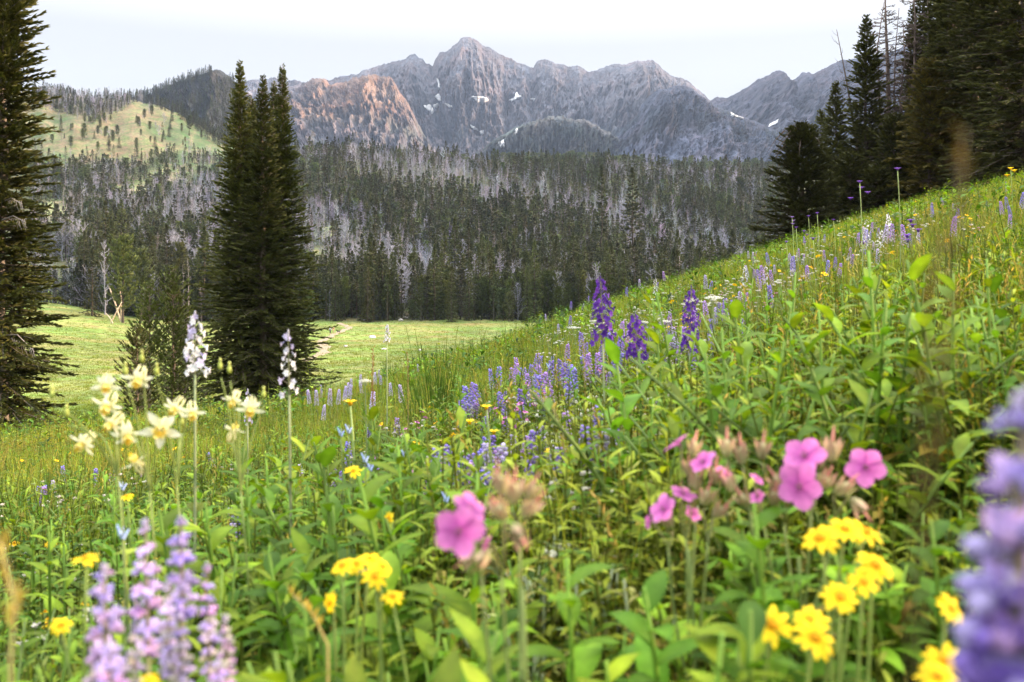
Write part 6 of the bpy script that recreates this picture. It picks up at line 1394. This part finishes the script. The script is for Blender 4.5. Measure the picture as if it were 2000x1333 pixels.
skin('body', [(0, -.35, .55), (0, -.1, .53), (0, .2, .52), (0, .42, .62), (0, .52, .72), (0, .68, .70), (0, -.52, .62), (0, -.7, .72), (.1, .25, .42), (.1, .27, .22), (.1, .28, .03), (-.1, .25, .42), (-.1, .20, .22), (-.1, .24, .03), (.1, -.32, .42), (.1, -.44, .22), (.1, -.40, .03), (-.1, -.32, .42), (-.1, -.40, .22), (-.1, -.34, .03), (.06, .50, .82), (-.06, .50, .82)],
     [(0, 1), (1, 2), (2, 3), (3, 4), (4, 5), (0, 6), (6, 7), (2, 8), (8, 9), (9, 10), (2, 11), (11, 12), (12, 13), (0, 14), (14, 15), (15, 16), (0, 17), (17, 18), (18, 19), (4, 20), (4, 21)], [.14, .15, .17, .10, .10, .05, .05, .025, .07, .045, .035, .07, .045, .035, .08, .045, .035, .08, .045, .035, .03, .03], MBK, t)
# ------------------------------------------------------------------ air, sky, sun, camera
def build_haze():
    import bmesh
    bm = bmesh.new(); bmesh.ops.create_cube(bm, size=1)
    for v in bm.verts: v.co = Vector((v.co.x * 14400, v.co.y * 14400, -45 if v.co.z < 0 else HAZE_TOP))
    me = bpy.data.meshes.new('haze'); bm.to_mesh(me); bm.free()
    m, nt, N, L = nodes('valley_haze'); out = N('ShaderNodeOutputMaterial'); pv = N('ShaderNodeVolumePrincipled')
    pv.inputs['Color'].default_value = (.52, .68, .98, 1); pv.inputs['Density'].default_value = HAZE_DENS; pv.inputs['Anisotropy'].default_value = .2
    L(pv.outputs[0], out.inputs['Volume']); me.materials.append(m)
    o = link('haze', me); o['kind'] = 'stuff'; o['label'] = 'thin blue evening haze filling the valley'
HAZE_TOP, HAZE_DENS = 1650., 4.2e-5
build_haze()

SUN_EL, SUN_AZ = math.radians(16), math.radians(4)      # azimuth measured from +x towards +y
sd = Vector((math.cos(SUN_EL) * math.cos(SUN_AZ), math.cos(SUN_EL) * math.sin(SUN_AZ), math.sin(SUN_EL)))
sl = bpy.data.lights.new('sun', 'SUN'); sl.energy = 5; sl.angle = math.radians(.6); sl.color = (1, .70, .46)
so = link('sun', sl); so.rotation_euler = sd.to_track_quat('Z', 'Y').to_euler()

w = bpy.data.worlds.new('World'); SC.world = w; w.use_nodes = True
nt = w.node_tree; nt.nodes.clear(); N = nt.nodes.new; L = nt.links.new
out = N('ShaderNodeOutputWorld'); bg = N('ShaderNodeBackground'); sky = N('ShaderNodeTexSky'); sky.sky_type = 'NISHITA'; sky.sun_disc = False
sky.sun_elevation = SUN_EL; sky.sun_rotation = math.radians(90) - SUN_AZ; sky.altitude = 2500
bg.inputs['Strength'].default_value = .03 * WK; L(sky.outputs[0], bg.inputs['Color'])
tc = N('ShaderNodeTexCoord'); sx = N('ShaderNodeSeparateXYZ'); L(tc.outputs['Generated'], sx.inputs[0])
rp = N('ShaderNodeValToRGB'); ramp(rp, [(0., (1., .93, .84)), (.22, (.98, .93, .86)), (.45, (1, 1, 1)), (1., (1, .99, .97))])
rp.color_ramp.elements[2].color = (1, 1, 1, 1)
L(sx.outputs['Z'], rp.inputs[0])
mr = N('ShaderNodeMapRange'); mr.inputs['From Min'].default_value = .25; mr.inputs['From Max'].default_value = 1.; mr.inputs['To Min'].default_value = .63 * WK; mr.inputs['To Max'].default_value = SKY_TOP * WK
L(sx.outputs['Z'], mr.inputs['Value'])
bg2 = N('ShaderNodeBackground'); L(rp.outputs[0], bg2.inputs['Color']); L(mr.outputs[0], bg2.inputs['Strength'])
ad = N('ShaderNodeAddShader'); L(bg.outputs[0], ad.inputs[0]); L(bg2.outputs[0], ad.inputs[1]); L(ad.outputs[0], out.inputs[0])

cd = bpy.data.cameras.new('camera'); cam = link('camera', cd); cam.location = (0, 0, 0); cam.rotation_euler = (math.radians(90), 0, 0)
cd.sensor_width = 36; cd.lens = 36 * F / 2000; cd.shift_y = -(666.5 - HV) / 2000; cd.clip_start = .02; cd.clip_end = 30000
cd.dof.use_dof = True; cd.dof.focus_distance = 14; cd.dof.aperture_fstop = cd.lens / 8.5; cd.dof.aperture_blades = 7
SC.camera = cam
SC.view_settings.view_transform = 'Standard'; SC.view_settings.look = 'None'; SC.view_settings.exposure = EXPO; SC.view_settings.gamma = 1
SC.render.engine = 'CYCLES'; cy = SC.cycles
cy.max_bounces = 6; cy.diffuse_bounces = 3; cy.glossy_bounces = 2; cy.transmission_bounces = 4; cy.transparent_max_bounces = 4; cy.volume_bounces = 0
cy.caustics_reflective = False; cy.caustics_refractive = False; cy.sample_clamp_indirect = 4
cy.debug_use_compact_bvh = True; cy.use_adaptive_sampling = True; cy.adaptive_threshold = .015
try:
    cy.use_denoising = True; cy.denoiser = 'OPENIMAGEDENOISE'; cy.denoising_input_passes = 'RGB_ALBEDO_NORMAL'; cy.denoising_prefilter = 'ACCURATE'
except Exception: pass
